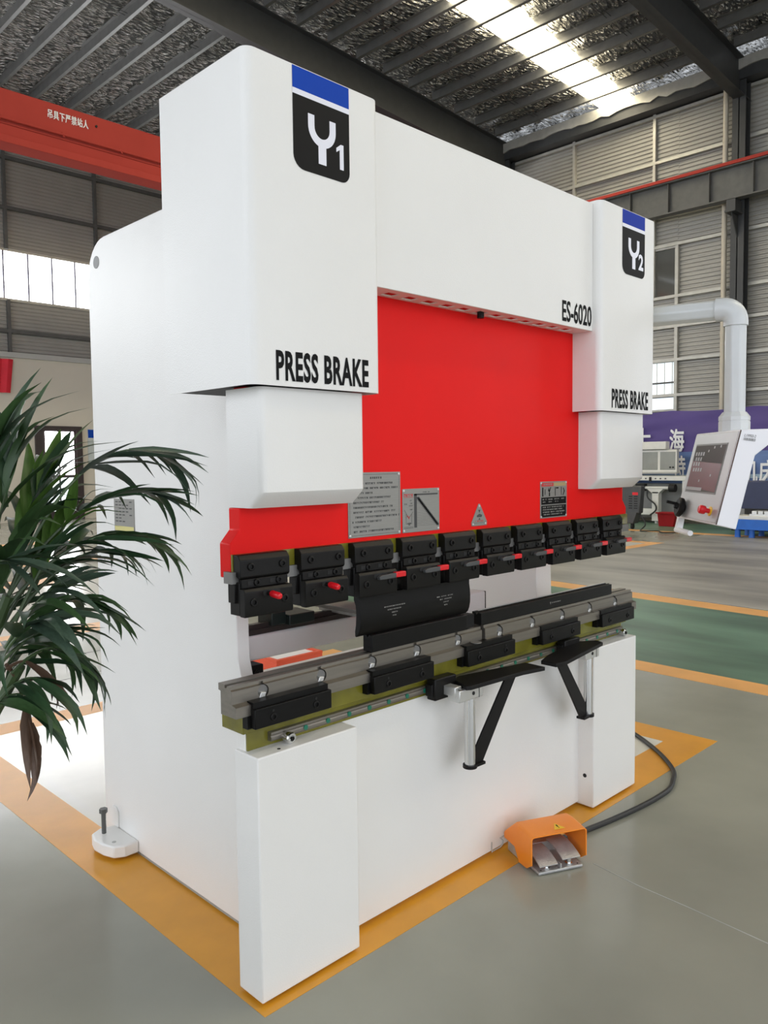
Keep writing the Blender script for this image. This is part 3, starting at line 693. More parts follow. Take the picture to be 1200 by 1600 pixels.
for k,c in enumerate(clamps):
    x = PITCH*k
    if k < 2:
        a = MB(); a.cyl((x+.052,.014,1.118),(x+.054,-.004,1.1175),.0065,10); lv = obj('lever', a, M_black_pl, c)
        a = MB(); a.lathe((x+.054,-.002,1.1178),(.06,-1,-.12),[(.0075,0),(.0092,.004),(.0092,.030),(.0075,.036),(.004,.038)],14); g_ = obj('lever_grip', a, M_redpl, c, smooth=True)
    else:
        a = MB(); a.prism([(x+.048,1.108),(x+.075,1.1075),(x+.118,1.1085),(x+.118,1.1235),(x+.075,1.1225),(x+.056,1.1215),(x+.045,1.117)],'y',-.006,.008); lv = obj('lever', a, M_charc, c, bevel=.002)
        a = MB(); a.box(x+.116,x+.160,-.007,.009,1.1085,1.1255); g_ = obj('lever_grip', a, M_redpl, c, bevel=.003)

# bed film, die holders, clamp bars, guide rail
obj('bed_film', MB().box(-.007,2.052,.054,.155,.737,.793), M_film, pb, bevel=.002)
obj('bed_film', MB().box(.014,2.031,.066,.072,.684,.737), M_film, pb)
def holder(x0, x1, dy, dz):
    p = [(.031,.793),(.031,.822),(.050,.827),(.050,.862),(.057,.865),(.057,.874),(.072,.874),(.072,.868),(.082,.868),(.082,.876),(.112,.876),(.112,.858),(.102,.856),(.102,.793)]
    p = [(a+dy, b+(dz if b > .8 else 0)) for a,b in p]
    h = obj('die_holder', MB().prism(p,'x',x0,x1), M_steel, pb)
    return h
slots = [(.059,.848),(.266,.849),(.471,.850),(.673,.851),(.881,.852),(1.109,.848),(1.314,.848),(1.520,.848),(1.728,.848),(1.937,.848)]
hl = holder(-.043,1.012,0,0); hr = holder(1.022,2.090,-.006,.004)
for h,ss in ((hl,slots[:5]),(hr,slots[5:])):
    cut = MB()
    for x,z in ss: 
        cut.cyl((x,.0,z-.004),(x,.066,z-.004),.0185,20); cut.box(x-.010,x+.004,.0,.0655,z+.008,z+.022)
    off = ORG[h.name]
    cut.v = [tuple(Vector(p)-off) for p in cut.v]
    hloc = h.matrix_world
    bpy.context.view_layer.update()
    cut.v = [tuple(h.matrix_world @ Vector(p)) for p in cut.v]
    boolean_cut(h, cut)
    y0 = .050 if h is hl else .044
    for x,z in ss:
        wd = MB(); zc = z-.004
        wd.add([(x+.0165*math.cos(R(t_)), y0+.004+.008*(1-math.cos(R(t_-20)))/2, zc+.0165*math.sin(R(t_))) for t_ in range(0,360,20)]+[(x+.0165*math.cos(R(t_)), y0+.0155, zc+.0165*math.sin(R(t_))) for t_ in range(0,360,20)],
               [tuple(range(18)),tuple(range(35,17,-1))]+[(i,(i+1)%18,18+(i+1)%18,18+i) for i in range(18)])
        obj('locking_wedge', wd, M_steel_dk, h)
        wd = MB(); wd.prism([(x-.015,zc-.016),(x+.004,zc-.016),(x+.009,zc-.004),(x-.009,zc-.001)],'y',y0-.003,y0+.012); obj('wedge_key', wd, M_alu, h, bevel=.002)
for x0,x1 in ((.0,.273),(.438,.715),(.885,1.161),(1.332,1.606),(1.772,2.050)):
    cb = obj('clamp_bar', MB().box(x0+.002,x1-.004,.010,.0305,.758,.812), M_black_tool, pb, bevel=.0025)
    obj('clamp_lip', MB().box(x0-.008,x1-.016,.0305,.0535,.757,.7925).box(x0+.004,x1-.010,.0195,.0485,.812,.8285), M_black_tool, cb)
    for x in (x0+.062,x1-.062):
        b_ = MB(); bolt_mb(b_,x,.010,.781,.0105,.002); obj('bolt', b_, M_black_bl, cb, smooth=True)
        b_ = MB(); b_.cyl((x,.011,.7985),(x,.0092,.7985),.0038,10); obj('set_screw', b_, M_hole, cb)
gr = obj('guide_rail', MB().prism([(.066,.697),(.052,.697),(.050,.702),(.050,.708),(.052,.712),(.050,.716),(.050,.722),(.066,.722)],'x',.082,2.016), M_steel, pb)
for i in range(22):
    x = .204+.084*i
    if x < 2: d_ = MB(); d_.cyl((x,.052,.7075),(x,.0488,.7075),.0078,12); obj('hole_plug', d_, M_green, gr)
for x in (.133,1.995):
    e_ = MB(); e_.lathe((x,.052,.700),(0,-1,0),[(.013,0),(.013,.012),(.0165,.013),(.0165,.026),(.014,.030),(.008,.030),(.006,.022)],18); obj('end_stop', e_, M_chrome, gr, smooth=True)
    e_ = MB(); e_.cyl((x,.024,.700),(x,.019,.700),.0062,6); obj('stop_screw', e_, M_black_bl, gr)
h = MB(); h.cyl((.085,.02,.685),(.085,.02,.6835),.005,10); obj('column_top_hole', h, M_hole, pb)

# back gauge seen through the open throat
bg = obj('back_gauge', MB().box(.228,1.545,.45,.53,.811,.896), M_beamgrey, pb, bevel=.008)
for y0,y1,z0,z1,m_ in ((.452,.476,.896,.914,M_brown),(.486,.524,.896,.906,M_machdk),(.458,.470,.914,.930,M_brown),(.498,.516,.906,.922,M_brown)):
    obj('gauge_rail', MB().box(.232,1.43,y0,y1,z0,z1), m_, bg)
obj('gauge_bearing', MB().box(.226,.315,.40,.46,.755,.811), M_black_bl, bg, bevel=.004)
b_ = MB(); bolt_mb(b_,.285,.40,.785,.011,.004); obj('bolt', b_, M_black_bl, bg)
obj('gauge_carriage', MB().box(.44,.55,.42,.53,.914,.950), M_greenblk, bg, bevel=.003)
obj('gauge_carriage', MB().box(.38,.44,.44,.52,.918,.962), M_greenblk, bg, bevel=.003)
obj('stop_finger', MB().box(.62,.72,.26,.53,.945,.960), M_steel_dk, bg, bevel=.002)
obj('stop_finger', MB().box(.66,.75,.24,.53,.924,.938), M_cast, bg, bevel=.002)
fit = MB(); fit.lathe((1.36,.50,.906),(0,0,1),[(.014,0),(.014,.012),(.011,.014),(.011,.034),(.006,.036),(.006,.052)],12); obj('grease_fitting', fit, M_brass, bg, smooth=True)
obj('beam_end_cap', MB().box(1.545,1.549,.452,.528,.813,.894), M_hole, bg)
obj('rear_cross_member', MB().box(.222,1.775,.92,1.0,.50,.60), M_white_in, pb)

# ---- tooling: things held by the clamps or lying on the die holders
pp_ = [(.040,1.058),(.050,1.060),(.050,1.075),(.066,1.075),(.066,1.045),(.058,1.030),(.056,1.000),(.058,.970),(.062,.950),(.062,.9345),(.057,.9335),(.046,.944),(.040,.958),(.036,.978),(.0355,1.0),(.037,1.020),(.040,1.040)]
punch = thing('press_punch','long black gooseneck punch blade hanging below the ram clamps','punch',(.67,.05,.9335))
obj('blade', MB().prism(pp_,'x',.410,.930), M_black_tool, punch, bevel=.0012)
t_ = MB()
for cx in (.555,.80):
    for i,(w,n_) in enumerate(((.045,9),(.03,5),(.012,2),(.008,2))):
        YP = .0352; dash(t_, cx-w, cx+w, 1.012-i*.010, .0035, .0055)
flat('etched_mark', t_, M_ltmark, punch)
def die(label, x0, x1, z0, z1, y0):
    t = thing('bending_die', label, 'die', ((x0+x1)/2,y0,z0))
    zc = (z0+z1)/2
    p = [(y0,z0),(y0,z1-.003),(y0+.010,z1-.003),(y0+.014,z1),(y0+.022,z1-.010),(y0+.030,z1),(y0+.042,z1),(y0+.042,z0)]
    obj('die_body', MB().prism(p,'x',x0,x1), M_black_tool, t, bevel=.001)
    return t
d1_ = die('shorter black bending die on the holder beneath the punch blade', .472, .930, .876, .930, .050)
obj('die_end_stop', MB().box(.930,.978,.058,.090,.879,.925), M_black_pl, d1_, bevel=.002)
d2_ = die('long black bending die on the right half of the bed', 1.008, 1.918, .880, .925, .050)
obj('die_lip', MB().box(1.030,1.910,.078,.086,.925,.9275), M_alu, d2_)
t_ = MB(); YP = .0494; dash(t_,1.452,1.52,.900,.004,.006); t_.add([(1.440,YP,.906),(1.444,YP,.895),(1.448,YP,.906)],[(0,1,2)]); flat('etched_mark', t_, M_ltmark, d2_)
wd_ = thing('steel_disc','small flat steel disc lying on the middle clamp bar','disc',(.955,.030,.8285))
q_ = MB(); q_.lathe((.955,.032,.8287),(0,0,1),[(.019,0),(.020,.0008),(.020,.0022),(.019,.003)],24); obj('disc', q_, M_steel_dk, wd_)

# ---- sheet support arms on the guide rail
def support(label, px, py, top, sgn, carx):
    t = thing('sheet_support_arm', label, 'support arm', (carx,.03,.70))
    obj('carriage', MB().box(carx-.048,carx+.060,.012,.050,.676,.748), M_black_bl, t, bevel=.004)
    obj('carriage_wiper', MB().box(carx-.056,carx+.068,.020,.048,.690,.730), M_black_pl, t, bevel=.002)
    b_ = MB(); b_.box(carx-.005,carx+.030,py-.01,.014,.690,.722)
    b_.box(min(carx,px-.032),px+.040,py-.026,py+.026,.672,.712)
    br = obj('bracket', b_, M_alu, t, bevel=.003)
    h_ = MB(); h_.cyl((px-.012,py-.0255,.692),(px-.012,py-.0275,.692),.0065,12); obj('clamp_screw', h_, M_hole, br)
    h_ = MB(); h_.cyl((carx+.012,py-.010,.706),(carx+.012,py-.018,.706),.0075,12); obj('pivot_screw', h_, M_hole, br)
    obj('bracket_slit', MB().box(px+.0175,px+.0195,py-.0268,py+.0268,.6725,.7125), M_hole, br)
    p_ = MB(); p_.cyl((px,py,.440),(px,py,.674),.0185,24); obj('post', p_, M_chrome, t, smooth=True)
    pl_ = MB(); pl_.prism(top,'z',.713,.727); arm = obj('arm_plate', pl_, M_black_pl, t, bevel=.002)
    # inclined flat brace and foot plate
    ex = sum(p[0] for p in top)/len(top); 
    tipx = px+sgn*.235; tipy = py-.008
    b2 = MB(); w = .028
    dr = Vector((tipx-px,tipy-py,0)).normalized(); pr = Vector((-dr.y,dr.x,0))
    A = Vector((px,py,.436))+dr*.020; B = Vector((tipx,tipy,.713))
    A2 = A+dr*.040; B2 = B-dr*.0+dr*.040
    a0 = B-dr*.045; b0 = B+dr*.010
    n_ = pr*.004
    q0, q1, q2, q3 = A+Vector((0,0,.055)), A2+Vector((0,0,-.002)), B+dr*.02, B-dr*.04
    q0 = A+Vector((0,0,.050))
    vs_ = [q+n_*s_+pr*(-.002) for s_ in (-1,1) for q in (A,A2,q2,q3,q0)]
    b2.add(vs_, [(0,1,2,3,4),(9,8,7,6,5)]+[(i,(i+1)%5,5+(i+1)%5,5+i) for i in range(5)])
    obj('brace', b2, M_black_pl, t, bevel=.001)
    f_ = MB(); f_.cyl((px,py,.430),(px,py,.441),.0245,20); f_.bar(tuple(Vector((px,py,.4355))),tuple(A2+Vector((0,0,-.0005))),.036,.009); obj('foot_plate', f_, M_black_pl, t)
    return t
support('left sheet support arm, its black plate swung to the right', .848, -.026, [(.785,-.062),(.800,-.072),(1.067,-.088),(1.171,-.109),(1.177,-.020),(.870,.040),(.825,.025)], 1, .765)
support('right sheet support arm, its black plate swung to the left', 1.600, -.026, [(1.237,-.046),(1.235,-.112),(1.285,-.122),(1.655,-.060),(1.672,-.024),(1.600,.030),(1.330,-.015)], -1, 1.54)

# ================================================================= CONTROL PENDANT
cp = thing('control_pendant','white control pendant with touch screen hanging from a grey swivel arm','control panel',(2.31,-.31,1.6))
BR = Vector((2.015,-.359,0)); Hd = Vector((.733,.680,0)); Gd = Vector((.680,-.733,0))
def PN(h, q, z): return BR+Hd*h+Gd*q+Vector((0,0,z))
def slabmb(poly, h0, h1):
    n = len(poly); mb = MB(); mb.add([PN(h0,q,z) for q,z in poly]+[PN(h1,q,z) for q,z in poly],
        [tuple(range(n)),tuple(range(2*n-1,n-1,-1))]+[(i,n+i,n+(i+1)%n,(i+1)%n) for i in range(n)]); return mb
hp = [(0,1.193),(.081,1.174),(.152,1.473),(.235,1.540),(.34,1.545),(.34,1.582),(.092,1.578)]
obj('housing', slabmb(hp,0,.50), M_pendwhite, cp, bevel=.004)
sl_ = (.092)/(1.575-1.193)
def FP(h, z, out=0.0):   # point on the tilted face
    q = (z-1.193)*sl_; return PN(h,q,z)+(Gd*-.972+Vector((0,0,.233)))*out
def facemb(h0,h1,z0,z1,o0,o1):
    mb = MB(); c = [(h0,z0),(h1,z0),(h1,z1),(h0,z1)]
    mb.add([FP(h,z,o0) for h,z in c]+[FP(h,z,o1) for h,z in c],[(0,3,2,1),(4,5,6,7),(0,1,5,4),(1,2,6,5),(2,3,7,6),(3,0,4,7)]); return mb
obj('face_plate', facemb(.006,.494,1.199,1.572,-.002,.003), M_panelface, cp, bevel=.002)
obj('screen_bezel', facemb(.082,.452,1.312,1.527,.001,.0045), M_machdk, cp)
sc_ = obj('screen', facemb(.090,.444,1.319,1.520,.003,.0052), M_screen, cp)
def fq(mb, h0, h1, z0, z1, o=.0058): mb.add([FP(h1,z0,o),FP(h0,z0,o),FP(h0,z1,o),FP(h1,z1,o)],[(0,1,2,3)])
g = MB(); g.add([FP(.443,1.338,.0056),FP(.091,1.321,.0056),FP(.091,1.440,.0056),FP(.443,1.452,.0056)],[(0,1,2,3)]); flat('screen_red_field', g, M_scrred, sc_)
g = MB(); fq(g,.25,.443,1.322,1.336)
for r_,(z_,n_) in enumerate(((1.475,4),(1.452,3),(1.430,3),(1.405,4))):
    for i_ in range(n_): h_ = .425-.03*i_-.012*(r_%2); fq(g,h_-.018,h_,z_,z_+.016,.0062)
for h_,z_ in ((.22,1.505),(.15,1.508),(.28,1.49),(.19,1.385),(.31,1.36)): fq(g,h_-.012,h_,z_,z_+.010,.0062)
flat('screen_icons', g, M_scrpale, sc_)
obj('panel_seam', slabmb([(-.001,1.196),(.004,1.195),(.097,1.576),(.092,1.577)],-.0008,.0), M_rust, cp)
bm_ = MB(); bm_.lathe(FP(.090,1.243,.002),(-.661,.713,.233),[(.020,0),(.020,.004),(.016,.005)],16); obj('stop_collar', bm_, M_yellow, cp, smooth=True)
bm_ = MB(); bm_.lathe(FP(.090,1.243,.006),(-.661,.713,.233),[(.010,0),(.010,.018),(.017,.020),(.0185,.026),(.0185,.040),(.014,.045),(.006,.046)],18); obj('emergency_stop', bm_, M_redpl, cp, smooth=True)
bm_ = MB(); bm_.lathe(FP(.405,1.238,.002),(-.661,.713,.233),[(.018,0),(.018,.008),(.036,.010),(.044,.016),(.044,.030),(.036,.036),(.012,.037),(.009,.05)],22); bm_.cyl(FP(.415,1.250,.03),FP(.415,1.250,.085),.007,10); obj('hand_wheel', bm_, M_black_pl, cp, smooth=True)
hm_ = MB(); hm_.box(0,1,0,1,0,1); hm_ = slabmb([(.004,1.205),(.030,1.200),(.018,1.128),(-.012,1.133)],.462,.485); hm_.tube([PN(.49,.0,1.134),PN(.30,.0,1.134)],.0125,12); obj('grab_handle', hm_, M_pendwhite, cp, smooth=True)
st = MB(); st.add([PN(-.0006,.103,1.527),PN(-.0006,.155,1.522),PN(-.0006,.160,1.560),PN(-.0006,.107,1.564)],[(3,2,1,0)])
flat('barcode_sticker', MB().add([tuple(PN(-.0008,q,z)) for q,z in ((.100,1.531),(.152,1.524),(.160,1.559),(.108,1.566))],[(0,1,2,3)]), M_pendwhite, cp)
text('sticker_lettering','L199S0-2', M_stgrey, cp, PN(-.0008,.107,1.549),Gd*.045+Vector((0,0,-.006)),Gd*.003+Vector((0,0,.012)), bold=.01)
bc = MB(); q = .104
while q < .150:
    w = random.choice((.0012,.0018,.0028)); dz = -(q-.104)*.135
    bc.add([PN(-.0018,q,1.535+dz),PN(-.0018,q+w,1.535+dz),PN(-.0018,q+w+.002,1.546+dz),PN(-.0018,q+.002,1.546+dz)],[(0,1,2,3)]); q += w+random.choice((.001,.0016))
flat('barcode', bc, M_stgrey, cp)
V0 = Vector((2.31,-.31,0)); AD = Vector((-.264,.965,0))
tz = 2.105; tr_ = .0475
post_ = MB(); post_.tube([V0+Vector((0,0,1.655)),V0+Vector((0,0,tz-.055))], tr_*.97, 8); obj('drop_tube', post_, M_lightgrey, cp, bevel=.006)
cup = MB(); cup.lathe(V0+Vector((0,0,1.578)),(0,0,1),[(.064,0),(.064,.042),(.0625,.043),(.0625,.048),(.064,.049),(.064,.064),(.048,.085)],10); obj('tube_socket', cup, M_lightgrey, cp, bevel=.002)
eb = MB(); pts = []; rb = .055
for i in range(9):
    a = R(90*i/8); pts.append(V0+AD*(rb-rb*math.cos(a))+Vector((0,0,tz-rb+rb*math.sin(a))))
eb.tube([V0+Vector((0,0,tz-.075))]+pts+[V0+AD*(rb+.025)+Vector((0,0,tz))], tr_*1.06, 14); obj('elbow', eb, M_lightgrey, cp, smooth=True)
at = MB(); at.tube([V0+AD*.07+Vector((0,0,tz)),V0+AD*1.10+Vector((0,0,tz))], tr_*.95, 8); obj('swivel_arm', at, M_lightgrey, cp, bevel=.006)
pv = MB(); P_ = V0+AD*1.10; pv.cyl((P_.x,P_.y,tz-.10),(P_.x,P_.y,tz+.06),.075,16); pv.bar((P_.x,P_.y,tz-.04),(1.868,P_.y,tz-.04),.12,.10); obj('pivot_bracket', pv, M_lightgrey, cp, smooth=True)

# ================================================================= FOOT PEDAL
fp = thing('foot_pedal','orange hooded double foot pedal on the floor before the press','foot pedal',(1.17,-.08,0))
FX = Vector((.905,-.425,0)); FY = Vector((.425,.905,0)); FO = Vector((1.083,-.135,0))
def FT(a, b, z): return FO+FX*a+FY*b+Vector((0,0,z))
def fbox(a0,a1,b0,b1,z0,z1):
    mb = MB(); c = [(a0,b0),(a1,b0),(a1,b1),(a0,b1)]
    mb.add([FT(a,b,z0) for a,b in c]+[FT(a,b,z1) for a,b in c],[(0,3,2,1),(4,5,6,7),(0,1,5,4),(1,2,6,5),(2,3,7,6),(3,0,4,7)]); return mb
obj('base_plate', fbox(.005,.185,-.005,.135,.003,.013), M_cast, fp, bevel=.003)
obj('rear_box', fbox(-.005,.195,.128,.205,.003,.050), M_cast, fp, bevel=.003)
obj('centre_rib', fbox(.094,.099,-.002,.10,.013,.030), M_cast, fp, bevel=.001)
# folded hood: arch section swept front to back, sloping down behind
def arch(b, h, a0=-.016, a1=.212, r=.013, z0=.012, t=0):
    p = [(a0+t,z0)]+[(a0+r+(r-t)*math.cos(R(180-90*i/5)), h-r+(r-t)*math.sin(R(180-90*i/5))) for i in range(6)]+[(a1-r+(r-t)*math.cos(R(90-90*i/5)), h-r+(r-t)*math.sin(R(90-90*i/5))) for i in range(6)]+[(a1-t,z0)]
    return [FT(a,b if z > z0+.001 else b,z) for a,z in p]
secs = [(.012,.136,.034),(.045,.139,.010),(.100,.143,.006),(.134,.140,.050),(.212,.078,.050)]
out = [arch(b,h,z0=z0) for b,h,z0 in secs]; inn = [arch(b,h,z0=z0,t=.004) for b,h,z0 in secs]
# front lower corner of each cheek is cut back
n = len(out[0]); hd = MB(); vs_ = [p for l in out for p in l]+[p for l in inn for p in l]; k = len(secs); fs_ = []
for a in range(k-1):
    for i in range(n-1):
        fs_.append((a*n+i,a*n+i+1,(a+1)*n+i+1,(a+1)*n+i)); fs_.append((k*n+a*n+i+1,k*n+a*n+i,k*n+(a+1)*n+i,k*n+(a+1)*n+i+1))
for i in range(n-1):
    fs_.append((i,k*n+i,k*n+i+1,i+1))
fs_.append(tuple((k-1)*n+i for i in range(n)))
for a in range(k-1):
    for i in (0,n-1): fs_.append((a*n+i,(a+1)*n+i,k*n+(a+1)*n+i,k*n+a*n+i))
hd.add(vs_,fs_); obj('hood', hd, M_orange, fp, smooth=True)
for a0,dz in ((.012,0),(.104,.012)):
    mb = MB(); pr_ = [(.000,.030+dz),(.02,.040+dz),(.05,.050+dz),(.085,.056+dz),(.115,.055+dz),(.115,.050+dz),(.085,.051+dz),(.05,.045+dz),(.02,.035+dz),(.002,.026+dz)]
    m_ = len(pr_); mb.add([FT(a0,b,z) for b,z in pr_]+[FT(a0+.074,b,z) for b,z in pr_],[tuple(range(m_)),tuple(range(2*m_-1,m_-1,-1))]+[(i,m_+i,m_+(i+1)%m_,(i+1)%m_) for i in range(m_)])
    tr2 = obj('treadle', mb, M_cast, fp, bevel=.001)
    s_ = MB(); s_.cyl(FT(a0+.036,.018,.012),FT(a0+.036,.018,.034+dz),.0085,12); s_.cyl(FT(a0+.036,.018,.013),FT(a0+.036,.018,.018),.013,12); obj('treadle_spring', s_, M_chrome, fp)
def top_at(a, b): return FT(a, b, .1385+(b-.045)*.004/.055+.0016)
flat('hazard_sticker', MB().add([top_at(.090,.032),top_at(.136,.032),top_at(.113,.072)],[(0,1,2)]), M_yellow, fp)
flat('hazard_mark', MB().add([Vector(top_at(a,b))+Vector((0,0,.0008)) for a,b in ((.111,.045),(.115,.045),(.116,.060),(.110,.060))]+[Vector(top_at(a,b))+Vector((0,0,.0008)) for a,b in ((.111,.038),(.115,.038),(.115,.0415),(.111,.0415))],[(0,1,2,3),(4,5,6,7)]), M_ink, fp)
for a in (.02,.17):
    s_ = MB(); s_.cyl(FT(a,.008,.012),FT(a,.008,.0138),.003,8); obj('base_hole', s_, M_hole, fp)
cbl = thing('pedal_cable','thick black cable curving across the yellow line behind foot pedal','cable',(2.2,0,0))
pts = [(1.30,-.06,.03),(1.42,-.075,.016),(1.587,-.100,.0105),(1.76,-.125,.0105),(1.928,-.140,.0105),(2.09,-.138,.0105),(2.20,-.105,.0105),(2.30,-.06,.0105),(2.42,.04,.0105),(2.53,.16,.0105),(2.645,.316,.0105),(2.72,.46,.0105),(2.70,.62,.0105),(2.50,.75,.0105),(2.1,.80,.03)]
def smooth_pts(p, n=6):
    p = [Vector(q) for q in p]; o = []
    for i in range(len(p)-1):
        a, b, c, d = p[max(i-1,0)], p[i], p[i+1], p[min(i+2,len(p)-1)]
        for k in range(n):
            t = k/n; o.append(.5*((2*b)+(c-a)*t+(2*a-5*b+4*c-d)*t*t+(3*b-a-3*c+d)*t**3))
    return o+[p[-1]]
cm = MB(); cm.tube(smooth_pts(pts), .0105, 10); obj('cable', cm, M_rubber, cbl, smooth=True)

# ================================================================= BACKGROUND THINGS
bn = thing('cloth_banner','purple and blue cloth banner with white Chinese lettering on the right wall','banner',(17.3,6,0))
XB = 17.30
def cloth(z0, z1, m_, name, h_=12, drop=0.0):
    mb = MB(); n = 60; ys = [3.2+ i*(9.5-3.2)/n for i in range(n+1)]
    for j in range(h_+1):
        for y in ys:
            z = z0+(z1-z0)*j/h_; sag = .05*abs(math.sin((y-3.2)*1.6))*(j/h_ if drop else 0)
            mb.v.append((XB+.025*math.sin(y*3.1+z*1.7)+.012*math.sin(z*14+y*2), y, z-sag*drop))
    for j in range(h_):
        for i in range(n): a = j*(n+1)+i; mb.f.append((a,a+1,a+n+2,a+n+1))
    return obj(name, mb, m_, bn, smooth=True)
cloth(1.66,2.66,M_bannerp,'upper_cloth',12,1.0); cloth(.35,1.66,M_bannerb,'lower_cloth')
for z,h_ in ((1.02,.09),(.60,.08)):
    mb = MB(); mb.add([(XB-.045,9.4,z),(XB-.045,3.3,z+.03),(XB-.045,3.3,z+.03+h_),(XB-.045,9.4,z+h_)],[(0,1,2,3)]); flat('cloud_print', mb, M_bannerl, bn)
def btxt(s, y0, y1, z0, z1): text('banner_lettering', s, M_txtw, bn, (XB-.05,y0,z0),(0,y1-y0,0),(0,0,z1-z0), strike=.022)
btxt('上', 8.02, 7.58, 1.76, 2.26); btxt('海', 7.11, 6.76, 1.68, 2.20)
btxt('特', 7.02, 6.72, 1.05, 1.56); btxt('机', 5.42, 5.06, .93, 1.44); btxt('床', 5.02, 4.66, .93, 1.44)

sm = thing('bending_centre','off white machine with two windowed doors before the banner','machine',(16.5,7.2,0))
XM = 16.5
obj('cabinet', MB().box(XM,XM+.12,6.58,9.2,1.15,1.72), M_machgrey, sm, bevel=.01)
obj('top_tray', MB().box(XM-.1,XM+.10,6.80,9.2,1.72,1.90), M_machlt, sm, bevel=.01)
for a,b in ((7.03,7.42),(6.60,6.97),(7.5,7.9)):
    w_ = obj('door_panel', MB().box(XM-.025,XM,a-.03,b+.03,1.19,1.70), M_machlt, sm, bevel=.004)
    obj('door_window', MB().box(XM-.030,XM-.024,a,b,1.24,1.66), M_glassg, w_)
for y in (6.72,6.65): k_ = MB(); k_.cyl((XM-.03,y,1.30),(XM-.05,y,1.30),.02,10); obj('latch', k_, M_hole, sm)
obj('work_table', MB().box(XM-.35,XM+.4,5.9,9.3,1.00,1.10), M_machlt, sm, bevel=.006)
for i in range(8): k_ = MB(); y = 7.5-i*.12; k_.box(XM-.352,XM-.349,y,y+.04,1.03,1.06); obj('table_slot', k_, M_midgrey, sm)
obj('black_clip', MB().box(XM-.37,XM-.34,7.02,7.07,.98,1.08), M_hole, sm)
obj('under_frame', MB().box(XM+.0,XM+.35,6.3,9.2,.14,.92), M_machdk, sm)
obj('lower_rail', MB().box(XM-.30,XM-.18,6.95,9.2,.20,.34), M_machlt, sm, bevel=.005)
lgm = MB(); lgm.box(XM-.32,XM-.16,6.86,7.02,.06,.74); lgm.prism([(6.76,.80),(7.14,.80),(7.02,.70),(6.86,.70)],'x',XM-.32,XM-.16); lgm.cyl((XM-.24,6.94,0),(XM-.24,6.94,.08),.04,10); obj('leg', lgm, M_machlt, sm, bevel=.005)
lgm = MB(); lgm.box(XM-.32,XM-.16,6.2,6.3,.5,1.0); obj('leg', lgm, M_machlt, sm, bevel=.005)
lgm = MB(); lgm.box(XM-.32,XM-.16,8.7,8.86,0,1.0); obj('leg', lgm, M_machlt, sm, bevel=.005)
rl_ = MB(); rl_.cyl((XM-.28,7.6,.83),(XM-.28,6.62,.83),.035,10); obj('feed_roller', rl_, M_machlt, sm)
rl_ = MB(); rl_.cyl((XM-.30,6.46,.83),(XM-.30,6.60,.83),.09,14); obj('roller_motor', rl_, M_hole, sm)
obj('drive_box', MB().box(XM-.34,XM-.2,7.2,7.42,.76,.92), M_hole, sm)
hz = MB(); hz.tube(smooth_pts([(XM-.34,7.12,.78),(XM-.36,7.1,.6),(XM-.36,6.92,.45),(XM-.36,6.9,.32),(XM-.36,7.04,.20)]),.018,8); obj('hose', hz, M_rubber, sm)
rb_ = thing('red_bin','low red steel bin on the floor beside the white machine leg','bin',(15.67,6.37,0))
bmn = MB(); bmn.prism([(6.20,.0),(6.54,.0),(6.58,.30),(6.16,.30)],'x',15.55,15.80); obj('bin_body', bmn, M_binred, rb_, bevel=.01)
obj('bin_rim', MB().box(15.52,15.83,6.14,6.60,.28,.31), M_binred, rb_)
ct = thing('charcoal_cart','charcoal plastic cart on castors at the right end of press','cart',(14.5,6.7,0))
XC = 14.5
cb_ = MB(); cb_.prism([(6.46,.34),(6.42,.92),(7.0,.92),(7.0,.34)],'x',XC,XC+.18); obj('cart_body', cb_, M_charc, ct, bevel=.02)
cb_ = MB(); cb_.prism([(6.58,.12),(6.50,.36),(7.0,.36),(7.0,.12)],'x',XC-.04,XC+.2); obj('cart_base', cb_, M_charc, ct, bevel=.01)
for i in range(6):
    for j in range(2): obj('vent_slot', MB().box(XC-.004,XC+.002,6.50+j*.12,6.58+j*.12,.44+i*.05,.46+i*.05), M_hole, ct)
g = MB(); g.add([(XC-.004,6.62,.73),(XC-.004,6.49,.73),(XC-.004,6.49,.79),(XC-.004,6.62,.79)],[(0,1,2,3)]); flat('red_label', g, M_redpl, ct)
for y in (6.62,6.95):
    c_ = MB(); c_.cyl((XC+.02,y-.02,.055),(XC+.02,y+.02,.055),.055,14); c_.box(XC-.01,XC+.05,y-.03,y+.03,.09,.13); obj('castor', c_, M_hole, ct)
cc = thing('power_cord','thin black power cord trailing on the floor from the cart','cord',(14.6,6.4,0))
k_ = MB(); k_.tube(smooth_pts([(XC+.05,6.46,.3),(XC+.03,6.33,.12),(XC,6.4,.012),(XC-.4,6.2,.012),(XC-.2,5.95,.012),(XC-.5,5.7,.012),(XC-.3,5.45,.012)]),.012,6); obj('cord', k_, M_rubber, cc)

pal = thing('blue_pallet','blue plastic pallet on the floor behind the control pendant','pallet',(14.4,3.8,0))
for i in range(6): obj('deck_slat', MB().box(14.0+i*.17,14.14+i*.17,3.0,4.3,.30,.345), M_palblue, pal, bevel=.004)
obj('deck_rim', MB().box(13.97,14.0,2.98,4.32,.15,.345), M_palblue, pal, bevel=.006)
obj('deck_rim', MB().box(14.0,15.0,4.28,4.31,.15,.345), M_palblue, pal, bevel=.006)
for y in (3.1,3.62,3.98,4.24):
    for x in (14.02,14.5): c_ = MB(); c_.lathe((x+.06,y,0),(0,0,1),[(.055,0),(.05,.04),(.05,.16)],12); obj('foot', c_, M_palblue, pal)
pk = thing('machined_blocks','row of pale machined metal blocks lying on the blue pallet','metal parts',(14.3,3.8,.345))
obj('base_sheet', MB().box(14.0,14.9,3.05,4.26,.345,.41), M_machlt, pk, bevel=.004)
